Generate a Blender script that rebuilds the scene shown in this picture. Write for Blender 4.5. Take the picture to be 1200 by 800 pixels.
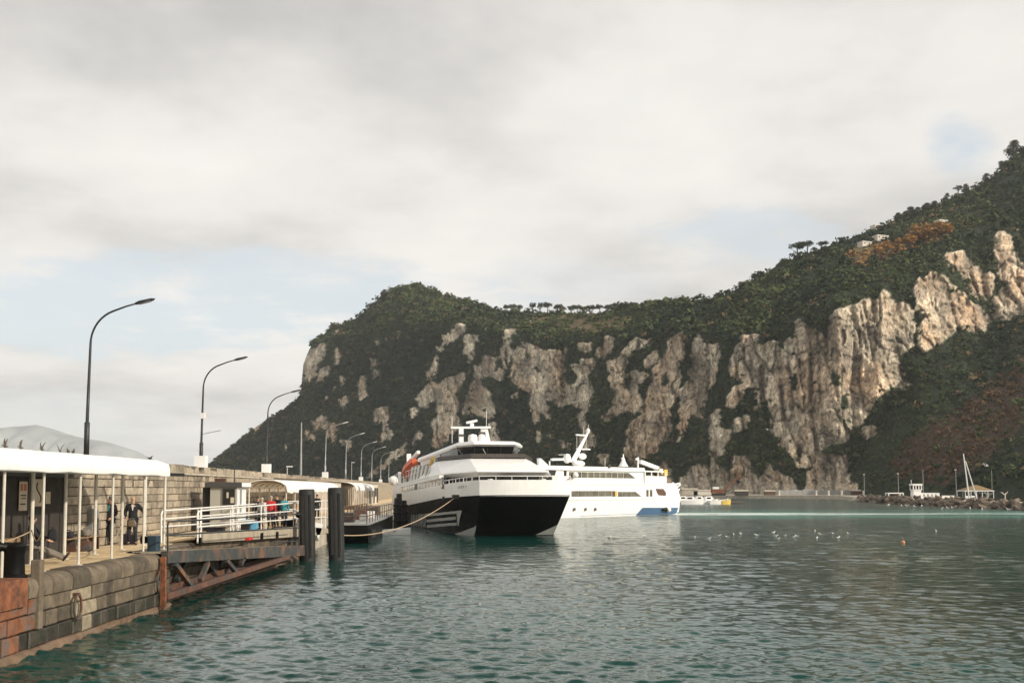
import bpy, bmesh, math, random
import numpy as np
from mathutils import Vector, Matrix, noise as mnoise

S = bpy.context.scene
COL = S.collection
for o in list(bpy.data.objects):
    bpy.data.objects.remove(o)
random.seed(7)
rng = np.random.default_rng(11)
R = math.radians

# ------------------------------------------------------------------ camera
CZ = 3.95                      # eye height above the water
F = 1200.0                     # focal length in px of a 1200 px wide frame
PITCH = R(3.5)
HOR = 572.0                    # image row of the horizon
CY = HOR - F * math.tan(PITCH)
cam_d = bpy.data.cameras.new('camera')
cam = bpy.data.objects.new('camera', cam_d)
COL.objects.link(cam)
cam_d.sensor_width = 36.0
cam_d.lens = 36.0 * F / 1200.0
cam_d.shift_y = (CY - 400.0) / 1200.0
cam_d.clip_start = 0.1
cam_d.clip_end = 60000.0
cam.location = (0, 0, CZ)
cam.rotation_euler = (R(90) + PITCH, 0, 0)
S.camera = cam

# ------------------------------------------------------------------ light
SUN = Vector((0.80, -0.43, 0.42)).normalized()      # towards the sun
sd = bpy.data.lights.new('sun', 'SUN')
sd.energy = 3.7
sd.angle = R(1.5)
sd.color = (1.0, 0.90, 0.755)
so = bpy.data.objects.new('sun', sd)
COL.objects.link(so)
so.rotation_euler = SUN.to_track_quat('Z', 'Y').to_euler()
so.location = (60, -30, 60)

S.view_settings.view_transform = 'Standard'
S.view_settings.look = 'None'
S.view_settings.exposure = 0.26
S.view_settings.gamma = 1.0
S.view_settings.use_curve_mapping = False

W = bpy.data.worlds.new('World')
S.world = W
W.use_nodes = True
SKYOFF = (-6.58, 6.25, 1.58)
def world_nodes():
    nt = W.node_tree; N = nt.nodes; L = nt.links
    N.clear()
    out = N.new('ShaderNodeOutputWorld')
    sky = N.new('ShaderNodeTexSky'); sky.sky_type = 'NISHITA'
    sky.sun_disc = False
    sky.sun_elevation = math.asin(SUN.z)
    sky.sun_rotation = math.atan2(SUN.x, SUN.y)
    sky.air_density = 1.0; sky.dust_density = 1.5
    def math_(op, a, b=None, c=None):
        n = N.new('ShaderNodeMath'); n.operation = op
        for i, v in enumerate((a, b, c)):
            if v is None: continue
            if isinstance(v, (int, float)): n.inputs[i].default_value = v
            else: L.new(v, n.inputs[i])
        return n.outputs[0]
    def mrange(v, a, b, c, d, smooth=True):
        n = N.new('ShaderNodeMapRange')
        n.interpolation_type = 'SMOOTHSTEP' if smooth else 'LINEAR'
        L.new(v, n.inputs[0])
        for i, x in enumerate((a, b, c, d)): n.inputs[1 + i].default_value = x
        return n.outputs[0]
    def mix(f, a, b):
        n = N.new('ShaderNodeMix'); n.data_type = 'RGBA'
        if isinstance(f, (int, float)): n.inputs[0].default_value = f
        else: L.new(f, n.inputs[0])
        for i, v in ((6, a), (7, b)):
            if isinstance(v, tuple): n.inputs[i].default_value = v
            else: L.new(v, n.inputs[i])
        return n.outputs[2]
    tc = N.new('ShaderNodeTexCoord')
    sp = N.new('ShaderNodeSeparateXYZ'); L.new(tc.outputs['Generated'], sp.inputs[0])
    x, y, z = sp.outputs
    zz = math_('ADD', math_('MAXIMUM', z, 0.0), 0.16)
    cb = N.new('ShaderNodeCombineXYZ')
    L.new(math_('DIVIDE', x, zz), cb.inputs[0]); L.new(math_('DIVIDE', y, zz), cb.inputs[1])
    def noi(scale, detail, rough, off=(0, 0, 0)):
        mp = N.new('ShaderNodeMapping'); L.new(cb.outputs[0], mp.inputs[0])
        mp.inputs['Location'].default_value = off
        n = N.new('ShaderNodeTexNoise'); L.new(mp.outputs[0], n.inputs['Vector'])
        n.inputs['Scale'].default_value = scale; n.inputs['Detail'].default_value = detail
        n.inputs['Roughness'].default_value = rough
        return n.outputs['Fac']
    n1 = noi(0.62, 7, 0.55, SKYOFF)
    n2 = noi(1.6, 7, 0.55, (1.2, 5.2, 0))
    n3 = noi(4.5, 8, 0.62, (7, 2, 0))
    # openings in the cloud, by azimuth and elevation ahead
    yp = math_('MAXIMUM', y, 0.02)
    az = math_('DIVIDE', x, yp); el = math_('DIVIDE', z, yp)
    wob = math_('SUBTRACT', n3, 0.5)
    wob2 = math_('SUBTRACT', n2, 0.5)
    opening = None
    for (ax, ey, wa, we, st, jag) in ((0.443, 0.345, 0.036, 0.030, 0.95, 3.6),
                                 (0.235, 0.248, 0.095, 0.032, 0.75, 4.5),
                                 (-0.40, 0.178, 0.38, 0.048, 0.85, 4.0),
                                 (-0.52, 0.060, 0.16, 0.035, 0.40, 3.0),
                                 (0.05, 0.205, 0.10, 0.022, 0.25, 3.0)):
        da = math_('DIVIDE', math_('SUBTRACT', az, ax), wa)
        de = math_('DIVIDE', math_('SUBTRACT', el, ey), we)
        d = math_('ADD', math_('MULTIPLY', da, da), math_('MULTIPLY', de, de))
        d = math_('ADD', d, math_('MULTIPLY', wob, jag))
        d = math_('ADD', d, math_('MULTIPLY', wob2, jag))
        f = mrange(d, 0.1, 1.7, st, 0.0)
        opening = f if opening is None else math_('MAXIMUM', opening, f)
    # thin places in the overcast everywhere
    gen = mrange(n2, 0.60, 0.78, 0.0, 0.5)
    op = math_('MAXIMUM', opening, gen)
    shade = math_('ADD', math_('MULTIPLY', n1, 0.72), math_('MULTIPLY', n2, 0.28))
    cl = N.new('ShaderNodeValToRGB'); L.new(shade, cl.inputs[0])
    e = cl.color_ramp.elements
    e[0].position = 0.38; e[0].color = (0.47, 0.46, 0.445, 1)
    e[1].position = 0.63; e[1].color = (0.86, 0.835, 0.79, 1)
    m = e.new(0.51); m.color = (0.735, 0.715, 0.68, 1)
    skb = N.new('ShaderNodeMix'); skb.data_type = 'RGBA'; skb.blend_type = 'MULTIPLY'
    skb.inputs[0].default_value = 1.0
    L.new(sky.outputs[0], skb.inputs[6]); skb.inputs[7].default_value = (0.10, 0.10, 0.10, 1)
    bluish = mix(0.66, skb.outputs[2], (0.75, 0.80, 0.82, 1))
    col = mix(op, cl.outputs[0], bluish)
    bg = N.new('ShaderNodeBackground'); L.new(col, bg.inputs[0]); bg.inputs[1].default_value = 1.0
    L.new(bg.outputs[0], out.inputs[0])
world_nodes()

# ------------------------------------------------------------------ pixel helpers (photo pixels -> metres)
def ray(px, py):
    a = (px - 600.0) / F; b = (CY - py) / F
    c, s = math.cos(PITCH), math.sin(PITCH)
    return Vector((a, c - b * s, s + b * c))
def at(px, py, Y):
    d = ray(px, py); k = Y / d.y
    return Vector((d.x * k, Y, CZ + d.z * k))
def onz(px, py, z):
    d = ray(px, py); k = (z - CZ) / d.z
    return Vector((d.x * k, d.y * k, z))
def onx(px, py, X):
    d = ray(px, py); k = X / d.x
    return Vector((X, d.y * k, CZ + d.z * k))
def pix(p):
    c, s = math.cos(PITCH), math.sin(PITCH)
    zz = p[2] - CZ
    f = p[1] * c + zz * s; u = -p[1] * s + zz * c
    return 600 + F * p[0] / f, CY - F * u / f

# ------------------------------------------------------------------ mesh + object helpers
class MB:
    def __init__(self): self.v = []; self.f = []
    def add(self, vs, fs):
        n = len(self.v)
        self.v += [tuple(p) for p in vs]
        self.f += [tuple(i + n for i in q) for q in fs]
        return self
    def box(self, x0, y0, z0, x1, y1, z1):
        vs = [(x0,y0,z0),(x1,y0,z0),(x1,y1,z0),(x0,y1,z0),(x0,y0,z1),(x1,y0,z1),(x1,y1,z1),(x0,y1,z1)]
        return self.add(vs, [(3,2,1,0),(4,5,6,7),(0,1,5,4),(1,2,6,5),(2,3,7,6),(3,0,4,7)])
    def bar(self, p, q, w, h=None, up=(0,0,1)):
        h = w if h is None else h
        p = Vector(p); q = Vector(q); d = (q - p).normalized(); up = Vector(up)
        if abs(d.dot(up)) > 0.98: up = Vector((1,0,0))
        s = d.cross(up).normalized() * (w / 2); u = s.cross(d).normalized() * (h / 2)
        vs = [p-s-u, p+s-u, p+s+u, p-s+u, q-s-u, q+s-u, q+s+u, q-s+u]
        return self.add(vs, [(0,1,2,3),(7,6,5,4),(4,5,1,0),(5,6,2,1),(6,7,3,2),(7,4,0,3)])
    def tube(self, pts, r, n=8, cap=True):
        pts = [Vector(p) for p in pts]; m = len(pts)
        rs = r if isinstance(r, (list, tuple)) else [r] * m
        base = len(self.v); prev = None
        for i, p in enumerate(pts):
            d = (pts[min(i+1, m-1)] - pts[max(i-1, 0)]).normalized()
            if prev is None:
                a = Vector((0,0,1)) if abs(d.z) < 0.9 else Vector((1,0,0))
                s = d.cross(a).normalized()
            else:
                s = (prev - d * prev.dot(d)).normalized()
            prev = s; t = d.cross(s)
            for k in range(n):
                an = 2 * math.pi * k / n
                self.v.append(tuple(p + s * math.cos(an) * rs[i] + t * math.sin(an) * rs[i]))
        for i in range(m - 1):
            for k in range(n):
                a = base + i*n + k; b = base + i*n + (k+1) % n
                self.f.append((a, b, b + n, a + n))
        if cap:
            self.f.append(tuple(base + k for k in range(n))[::-1])
            self.f.append(tuple(base + (m-1)*n + k for k in range(n)))
        return self
    def lathe(self, prof, n=12, cx=0, cy=0, cz=0, sx=1, sy=1):
        base = len(self.v); m = len(prof)
        for (r, z) in prof:
            for k in range(n):
                an = 2 * math.pi * k / n
                self.v.append((cx + r*math.cos(an)*sx, cy + r*math.sin(an)*sy, cz + z))
        for i in range(m - 1):
            for k in range(n):
                a = base + i*n + k; b = base + i*n + (k+1) % n
                self.f.append((a, b, b + n, a + n))
        self.f.append(tuple(base + k for k in range(n))[::-1])
        self.f.append(tuple(base + (m-1)*n + k for k in range(n)))
        return self
    def prism(self, poly, d):
        """closed polygon of 3D points pushed along vector d"""
        n = len(poly); d = Vector(d)
        vs = [Vector(p) for p in poly] + [Vector(p) + d for p in poly]
        fs = [tuple(range(n))[::-1], tuple(range(n, 2*n))]
        fs += [(i, (i+1) % n, n + (i+1) % n, n + i) for i in range(n)]
        return self.add(vs, fs)
    def loft(self, rings, cap=True, closed=True):
        base = len(self.v); n = len(rings[0])
        for r in rings: self.v += [tuple(p) for p in r]
        for i in range(len(rings) - 1):
            for k in range(n if closed else n - 1):
                a = base + i*n + k; b = base + i*n + (k+1) % n
                self.f.append((a, b, b + n, a + n))
        if cap:
            self.f.append(tuple(base + k for k in range(n))[::-1])
            self.f.append(tuple(base + (len(rings)-1)*n + k for k in range(n)))
        return self
    def sphere(self, c, r, n=10, m=7, sx=1, sy=1, sz=1):
        prof = [(max(math.sin(math.pi*i/m), 0.02) * r, -math.cos(math.pi*i/m) * r * sz) for i in range(m + 1)]
        return self.lathe(prof, n, c[0], c[1], c[2], sx, sy)
    def mesh(self, name, smooth=False):
        me = bpy.data.meshes.new(name)
        me.from_pydata(self.v, [], self.f)
        bm = bmesh.new(); bm.from_mesh(me)
        bmesh.ops.recalc_face_normals(bm, faces=bm.faces)
        bm.to_mesh(me); bm.free()
        if smooth:
            me.polygons.foreach_set('use_smooth', [True] * len(me.polygons))
        return me
    def build(self, name, mat, parent=None, smooth=False, bevel=0, loc=None):
        o = bpy.data.objects.new(name, self.mesh(name, smooth))
        if mat: o.data.materials.append(mat)
        COL.objects.link(o)
        if parent: o.parent = parent
        if loc: o.location = loc
        if bevel:
            b = o.modifiers.new('bevel', 'BEVEL'); b.width = bevel; b.segments = 2; b.limit_method = 'ANGLE'
        if smooth:
            autosmooth(o)
        return o

def autosmooth(o, ang=40):
    me = o.data
    bm = bmesh.new(); bm.from_mesh(me)
    for e in bm.edges:
        e.smooth = not (len(e.link_faces) == 2 and e.calc_face_angle(0) > R(ang))
    bm.to_mesh(me); bm.free()

def tag(o, label=None, cat=None, group=None, kind=None):
    if label: o['label'] = label
    if cat: o['category'] = cat
    if group: o['group'] = group
    if kind: o['kind'] = kind
    return o
def thing(name, label, cat, loc=(0,0,0), rz=0, group=None, rx=0, ry=0):
    o = bpy.data.objects.new(name, None); COL.objects.link(o)
    o.location = loc; o.rotation_euler = (rx, ry, rz); o.empty_display_size = 0.3
    return tag(o, label, cat, group)
def inst(name, me, parent=None, mat=None, loc=None, rot=None, scale=None):
    o = bpy.data.objects.new(name, me); COL.objects.link(o)
    if parent: o.parent = parent
    if mat:
        if not me.materials: me.materials.append(mat)
        o.material_slots[0].link = 'OBJECT'; o.material_slots[0].material = mat
    if loc is not None: o.location = loc
    if rot is not None: o.rotation_euler = rot
    if scale is not None: o.scale = (scale,)*3 if isinstance(scale, (int, float)) else scale
    return o
def copy_tree(o, parent=None):
    kids = list(o.children)
    c = o.copy(); COL.objects.link(c)
    if parent: c.parent = parent
    for k in kids: copy_tree(k, c)
    return c
def np_mesh(name, V, Q, mat, smooth=False, cols=None):
    """quads from numpy arrays"""
    me = bpy.data.meshes.new(name)
    nv, nq = len(V), len(Q)
    me.vertices.add(nv); me.vertices.foreach_set('co', np.ascontiguousarray(V, dtype=np.float32).ravel())
    me.loops.add(nq * 4); me.loops.foreach_set('vertex_index', np.ascontiguousarray(Q, dtype=np.int32).ravel())
    me.polygons.add(nq)
    me.polygons.foreach_set('loop_start', np.arange(0, nq*4, 4, dtype=np.int32))
    if smooth: me.polygons.foreach_set('use_smooth', np.ones(nq, dtype=bool))
    if cols is not None:
        a = me.attributes.new('tint', 'FLOAT_COLOR', 'POINT')
        c4 = np.ones((nv, 4), dtype=np.float32); c4[:, :3] = cols
        a.data.foreach_set('color', c4.ravel())
    me.update(calc_edges=True); me.validate()
    if mat: me.materials.append(mat)
    return me
def link(name, me, parent=None):
    o = bpy.data.objects.new(name, me); COL.objects.link(o)
    if parent: o.parent = parent
    return o

# numpy value noise
_perm = np.random.default_rng(5).random(65536)
def vnoise(x, y, z):
    xi, yi, zi = np.floor(x).astype(np.int64), np.floor(y).astype(np.int64), np.floor(z).astype(np.int64)
    fx, fy, fz = x - xi, y - yi, z - zi
    fx = fx*fx*fx*(fx*(fx*6-15)+10); fy = fy*fy*fy*(fy*(fy*6-15)+10); fz = fz*fz*fz*(fz*(fz*6-15)+10)
    def h(a, b, c): return _perm[(a*73856093 ^ b*19349663 ^ c*83492791) & 65535]
    def lx(b, c): return h(xi, b, c)*(1-fx) + h(xi+1, b, c)*fx
    def ly(c): return lx(yi, c)*(1-fy) + lx(yi+1, c)*fy
    return (ly(zi)*(1-fz) + ly(zi+1)*fz) * 2 - 1
def fbm(x, y, z, o=4, g=0.5):
    s = 0; a = 1; t = 0
    for i in range(o):
        s = s + a * vnoise(x + 17.3*i, y - 9.1*i, z + 3.7*i); t += a
        x = x*2.03; y = y*2.03; z = z*2.03; a *= g
    return s / t

def cells(x, y, seed):
    """worley cells: per-cell random value and distance to the cell border"""
    xi, yi = np.floor(x).astype(np.int64), np.floor(y).astype(np.int64)
    d1 = np.full(x.shape, 9.0); d2 = d1.copy(); v1 = np.zeros(x.shape)
    for dx in (-1, 0, 1):
        for dy in (-1, 0, 1):
            a, b = xi+dx, yi+dy
            h = lambda k: _perm[(a*73856093 ^ b*19349663 ^ (seed*7+k)*83492791) & 65535]
            d = (a + h(1) - x)**2 + (b + h(2) - y)**2
            near = d < d1
            d2 = np.where(near, d1, np.minimum(d2, d)); v1 = np.where(near, h(3), v1); d1 = np.where(near, d, d1)
    return v1, np.sqrt(d2) - np.sqrt(d1)

# ------------------------------------------------------------------ materials
def M(name, col, rough=0.6, metal=0.0, var=0.18, scale=3.0, bump=0.0, bscale=25.0, col2=None, c2=(0.5, 0.62),
      c2scale=1.5, rnd=0.0, streak=0.0, spec=0.5, coat=0.0):
    m = bpy.data.materials.new(name); m.use_nodes = True
    nt = m.node_tree; N = nt.nodes; L = nt.links
    b = N['Principled BSDF']
    b.inputs['Roughness'].default_value = rough; b.inputs['Metallic'].default_value = metal
    b.inputs['Specular IOR Level'].default_value = spec
    if coat: b.inputs['Coat Weight'].default_value = coat
    tc = N.new('ShaderNodeTexCoord')
    def noi(sc, det=5, rg=0.6, vec=None):
        n = N.new('ShaderNodeTexNoise'); L.new(vec or tc.outputs['Object'], n.inputs['Vector'])
        n.inputs['Scale'].default_value = sc; n.inputs['Detail'].default_value = det; n.inputs['Roughness'].default_value = rg
        return n.outputs['Fac']
    def mixc(f, a, bb, mode='MIX'):
        n = N.new('ShaderNodeMix'); n.data_type = 'RGBA'; n.blend_type = mode
        if isinstance(f, (int, float)): n.inputs[0].default_value = f
        else: L.new(f, n.inputs[0])
        for i, v in ((6, a), (7, bb)):
            if isinstance(v, tuple): n.inputs[i].default_value = (v + (1,))[:4]
            else: L.new(v, n.inputs[i])
        return n.outputs[2]
    def rng_(v, a, bb, c, d):
        n = N.new('ShaderNodeMapRange'); L.new(v, n.inputs[0])
        for i, x in enumerate((a, bb, c, d)): n.inputs[1+i].default_value = x
        return n.outputs[0]
    lo = tuple(c * (1 - var) for c in col); hi = tuple(min(c * (1 + var), 1) for c in col)
    c = mixc(rng_(noi(scale), 0.3, 0.7, 0, 1), lo, hi)
    if col2:
        c = mixc(rng_(noi(c2scale, 6, 0.65), c2[0], c2[1], 0, 1), c, tuple(col2))
    if streak:
        mp = N.new('ShaderNodeMapping'); L.new(tc.outputs['Object'], mp.inputs[0]); mp.inputs['Scale'].default_value = (6, 6, 0.35)
        c = mixc(rng_(noi(1.0, 4, 0.6, mp.outputs[0]), 0.5, 0.75, 0, streak), c, tuple(x*0.45 for x in col))
    if rnd:
        oi = N.new('ShaderNodeObjectInfo')
        k = rng_(oi.outputs['Random'], 0, 1, 1 - rnd, 1 + rnd)
        cb = N.new('ShaderNodeCombineColor')
        for i in range(3): L.new(k, cb.inputs[i])
        c = mixc(1.0, c, cb.outputs[0], 'MULTIPLY')
    L.new(c, b.inputs['Base Color'])
    if bump:
        bp = N.new('ShaderNodeBump'); bp.inputs['Strength'].default_value = bump; bp.inputs['Distance'].default_value = 0.02
        L.new(noi(bscale, 6, 0.65), bp.inputs['Height']); L.new(bp.outputs[0], b.inputs['Normal'])
    rr = rng_(noi(scale*2.3), 0.3, 0.7, max(rough-0.1, 0.02), min(rough+0.1, 1)); L.new(rr, b.inputs['Roughness'])
    return m

def tint_mat(name, rough=0.85, nscale=0.6, var=0.35, bump=0.0, bscale=0.6, bdist=0.6, stretch=None, leaf=False):
    m = bpy.data.materials.new(name); m.use_nodes = True
    nt = m.node_tree; N = nt.nodes; L = nt.links
    b = N['Principled BSDF']; b.inputs['Roughness'].default_value = rough
    b.inputs['Specular IOR Level'].default_value = 0.15
    at_ = N.new('ShaderNodeAttribute'); at_.attribute_name = 'tint'
    tc = N.new('ShaderNodeTexCoord'); vec = tc.outputs['Object']
    if stretch:
        mp = N.new('ShaderNodeMapping'); L.new(vec, mp.inputs[0]); mp.inputs['Scale'].default_value = stretch; vec = mp.outputs[0]
    n = N.new('ShaderNodeTexNoise'); L.new(vec, n.inputs['Vector'])
    n.inputs['Scale'].default_value = nscale; n.inputs['Detail'].default_value = 6; n.inputs['Roughness'].default_value = 0.7
    r = N.new('ShaderNodeMapRange'); L.new(n.outputs['Fac'], r.inputs[0])
    for i, x in enumerate((0.3, 0.7, 1-var, 1+var)): r.inputs[1+i].default_value = x
    mx = N.new('ShaderNodeMix'); mx.data_type = 'RGBA'; mx.blend_type = 'MULTIPLY'; mx.inputs[0].default_value = 1
    L.new(at_.outputs['Color'], mx.inputs[6])
    cb = N.new('ShaderNodeCombineColor')
    for i in range(3): L.new(r.outputs[0], cb.inputs[i])
    L.new(cb.outputs[0], mx.inputs[7]); L.new(mx.outputs[2], b.inputs['Base Color'])
    if bump:
        bp = N.new('ShaderNodeBump'); bp.inputs['Strength'].default_value = bump; bp.inputs['Distance'].default_value = bdist
        n2 = N.new('ShaderNodeTexNoise'); L.new(vec, n2.inputs['Vector']); n2.inputs['Scale'].default_value = bscale
        n2.inputs['Detail'].default_value = 8; n2.inputs['Roughness'].default_value = 0.7
        L.new(n2.outputs['Fac'], bp.inputs['Height']); L.new(bp.outputs[0], b.inputs['Normal'])
    return m
def plain(name, col, rough=0.5, **k): return M(name, col, rough, var=k.pop('var', 0.1), **k)

MAT = dict(
    wall_stone = M('wall_stone', (0.29, 0.243, 0.18), 0.9, var=0.36, scale=2.2, bump=0.9, bscale=14, rnd=0.34, col2=(0.13,0.11,0.088), c2=(0.52,0.70), c2scale=1.7),
    mortar = M('mortar', (0.085, 0.072, 0.056), 0.95, bump=0.5),
    quay_stone = M('quay_stone', (0.108, 0.085, 0.058), 0.85, var=0.45, scale=2.5, bump=1.0, bscale=9, rnd=0.42, col2=(0.055,0.047,0.036), c2=(0.52,0.7), c2scale=2.0),
    quay_wet = M('quay_wet', (0.050, 0.042, 0.029), 0.45, var=0.45, scale=3, bump=1.0, bscale=9, rnd=0.35, col2=(0.024,0.026,0.016), c2=(0.45,0.6), c2scale=2.0),
    quay_pale = M('quay_pale', (0.27, 0.225, 0.155), 0.9, var=0.35, scale=4, bump=0.8, bscale=12, col2=(0.2,0.17,0.12), c2=(0.55,0.7)),
    quay_rusty = M('quay_rusty', (0.19, 0.075, 0.035), 0.9, var=0.4, scale=3, bump=0.7, bscale=12, col2=(0.12,0.10,0.085), c2=(0.48,0.6), c2scale=1.4),
    quay_core = M('quay_core', (0.035, 0.03, 0.026), 0.95, bump=0.6),
    ledge = M('tidal_ledge', (0.15, 0.098, 0.062), 0.8, var=0.35, scale=3, bump=0.8, bscale=8, col2=(0.14,0.11,0.08), c2=(0.55,0.7)),
    floor = M('quay_floor', (0.66, 0.50, 0.30), 0.85, var=0.2, scale=1.5, bump=0.4, bscale=12, rnd=0.12, col2=(0.36,0.28,0.18), c2=(0.55,0.75), c2scale=0.8),
    concrete = M('concrete', (0.40, 0.35, 0.28), 0.9, var=0.25, scale=1.2, bump=0.5, bscale=10),
    white = M('white_paint', (0.80, 0.79, 0.765), 0.35, var=0.05, scale=1.2, streak=0.10),
    white_metal = M('white_metal', (0.74, 0.72, 0.68), 0.4, var=0.08, scale=2.0, streak=0.2),
    membrane = M('canopy_membrane', (0.84, 0.82, 0.78), 0.6, var=0.07, scale=0.8, streak=0.22),
    post = M('post_paint', (0.56, 0.53, 0.46), 0.5, var=0.15, scale=3),
    black = M('black_paint', (0.005, 0.005, 0.005), 0.4, var=0.4, scale=1.0, spec=0.15),
    rubber = M('rubber', (0.018, 0.017, 0.016), 0.8, var=0.4, bump=0.3, streak=0.4),
    pile = M('pile_steel', (0.013, 0.0125, 0.012), 0.7, var=0.4, bump=0.3, scale=2, streak=0.5),
    dark_steel = M('dark_steel', (0.035, 0.037, 0.038), 0.5, metal=0.2, var=0.3),
    lamp = M('lamp_pole', (0.03, 0.031, 0.032), 0.5, metal=0.3, var=0.3),
    galv = M('galvanised', (0.33, 0.33, 0.32), 0.5, metal=0.4, var=0.2),
    glass = M('dark_glass', (0.020, 0.021, 0.02), 0.08, var=0.3, scale=0.7, spec=0.5),
    glass_pale = M('pale_glass', (0.24, 0.23, 0.19), 0.15, var=0.35, scale=0.9, spec=0.5),  # mottled pale grey pane colour
    glass_brown = M('tinted_glass', (0.125, 0.112, 0.082), 0.15, var=0.45, scale=0.8, spec=0.5),
    brown_black = M('visor_band', (0.035, 0.028, 0.022), 0.4, var=0.3),
    rust = M('rusted_steel', (0.105, 0.05, 0.031), 0.85, var=0.45, scale=3, bump=0.5, bscale=20, col2=(0.06,0.06,0.06), c2=(0.5,0.62), c2scale=1.2),
    rust_bright = M('rust_orange', (0.21, 0.075, 0.032), 0.85, var=0.5, scale=5, bump=0.6, streak=0.6, col2=(0.075,0.034,0.022), c2=(0.48,0.62), c2scale=2.2),
    linkspan = M('linkspan_paint', (0.048, 0.052, 0.050), 0.6, var=0.35, scale=2.0, bump=0.3, col2=(0.19,0.085,0.045), c2=(0.50,0.62), c2scale=0.9),
    deck = M('ramp_deck', (0.33, 0.285, 0.215), 0.85, var=0.25, scale=1.5, bump=0.4, col2=(0.2,0.11,0.06), c2=(0.6,0.7), c2scale=0.6),
    blue_steel = M('navy_steel', (0.02, 0.045, 0.065), 0.5, var=0.3),
    orange = M('rescue_orange', (0.55, 0.10, 0.035), 0.5, var=0.15),
    yellow = M('yellow_paint', (0.6, 0.42, 0.08), 0.5, var=0.15),
    hull_blue = M('hull_blue', (0.055, 0.12, 0.22), 0.4, var=0.2, streak=0.3),
    rope = M('rope', (0.42, 0.31, 0.2), 0.9, var=0.2, scale=20),
    booth = M('booth_panel', (0.40, 0.385, 0.33), 0.5, var=0.06),
    booth_dark = M('booth_trim', (0.06, 0.058, 0.055), 0.5),
    kiosk = M('kiosk_wall', (0.035, 0.030, 0.025), 0.8, var=0.4, scale=1.5),
    paper = M('poster_paper', (0.55, 0.47, 0.36), 0.8, var=0.12),
    print_red = M('print_red', (0.42, 0.16, 0.09), 0.8, var=0.3),
    print_dark = M('print_dark', (0.07, 0.06, 0.05), 0.8),
    grey_decal = M('hull_decal', (0.50, 0.495, 0.47), 0.5, var=0.12, scale=3),
    decal_text = M('name_lettering', (0.36, 0.37, 0.38), 0.5),
    wood = M('slat_wood', (0.24, 0.16, 0.09), 0.8, var=0.3, scale=8),
    skin = M('skin', (0.50, 0.29, 0.20), 0.55, var=0.06),
    hair = M('dark_hair', (0.03, 0.022, 0.016), 0.7, var=0.3),
    hair_grey = M('grey_hair', (0.35, 0.33, 0.30), 0.7, var=0.3),
    navy = M('dark_cloth', (0.012, 0.013, 0.017), 0.9, var=0.3),
    denim = M('dark_denim', (0.02, 0.022, 0.03), 0.9, var=0.3),
    khaki = M('grey_trousers', (0.17, 0.15, 0.12), 0.9, var=0.2),
    red = M('red_cloth', (0.50, 0.025, 0.025), 0.85, var=0.2),
    teal = M('teal_cloth', (0.03, 0.22, 0.26), 0.85, var=0.2),
    amber = M('amber_cloth', (0.55, 0.26, 0.04), 0.85, var=0.2),
    pale_cloth = M('pale_cloth', (0.55, 0.51, 0.46), 0.85, var=0.2),
    shoe = M('shoe_leather', (0.02, 0.018, 0.016), 0.6),
    blue_plastic = M('blue_plastic', (0.12, 0.36, 0.55), 0.5, var=0.2),
    leather = M('tan_bag', (0.12, 0.09, 0.06), 0.6, var=0.2),
    gull_white = M('gull_white', (0.80, 0.78, 0.74), 0.8, var=0.05),
    gull_grey = M('gull_grey', (0.30, 0.30, 0.31), 0.8, var=0.1),
    gull_dark = M('dark_feathers', (0.09, 0.075, 0.06), 0.8, var=0.3),
    boulder = M('boulder_rock', (0.13, 0.10, 0.075), 0.9, var=0.4, scale=1.2, bump=0.8, bscale=3, rnd=0.45, col2=(0.34,0.28,0.22), c2=(0.58,0.72), c2scale=0.6),
    roof_tile = M('ochre_roof', (0.22, 0.15, 0.07), 0.9, var=0.25),
    villa = M('villa_wall', (0.62, 0.56, 0.47), 0.85, var=0.1),
    tyre = M('tyre_rubber', (0.015, 0.014, 0.014), 0.9, var=0.3),
    bark = M('bark', (0.07, 0.052, 0.04), 0.95, var=0.35, scale=2),
    mountain = M('mountain_side', (0.25, 0.27, 0.27), 0.95, var=0.35, scale=0.004),  # paled base colour stands in for part of the haze
    buoy = M('buoy_orange', (0.45, 0.22, 0.11), 0.6),
)
MAT['cliff'] = tint_mat('cliff_rock', 0.92, 0.8, 0.75, bump=1.0, bscale=0.8, bdist=1.3, stretch=(1, 1, 0.55))
MAT['leaf'] = tint_mat('scrub_leaves', 0.85, 0.5, 0.35)

# ------------------------------------------------------------------ water
def wave_height(X, Y, gap):
    H = np.zeros_like(X)
    r = np.random.default_rng(3)
    for lam in np.geomspace(0.17, 3.2, 60):
        th = r.normal(1.45, 0.42)               # mostly towards the quay, spread wide
        sl = (0.058 if lam > 0.24 else 0.045) if lam < 0.62 else (0.036 if lam < 1.15 else 0.014)
        w = np.clip((lam / gap - 2.2) / 2.0, 0, 1)
        k = 2*np.pi/lam
        ph = k*(X*np.cos(th) + Y*np.sin(th)) + r.uniform(0, 6.28)
        ph = ph + 0.6*np.sin(0.31*X + 0.23*Y + r.uniform(0, 6.28))
        s = np.sin(ph)
        H += w * sl/k * (s + 0.25*np.cos(2*ph))
    # gusts: rougher and calmer patches
    g = 0.75 + 0.45*np.clip(fbm(X*0.045, Y*0.03, X*0+0.3, 3)*1.6, -1, 1)
    return H * g
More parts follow.
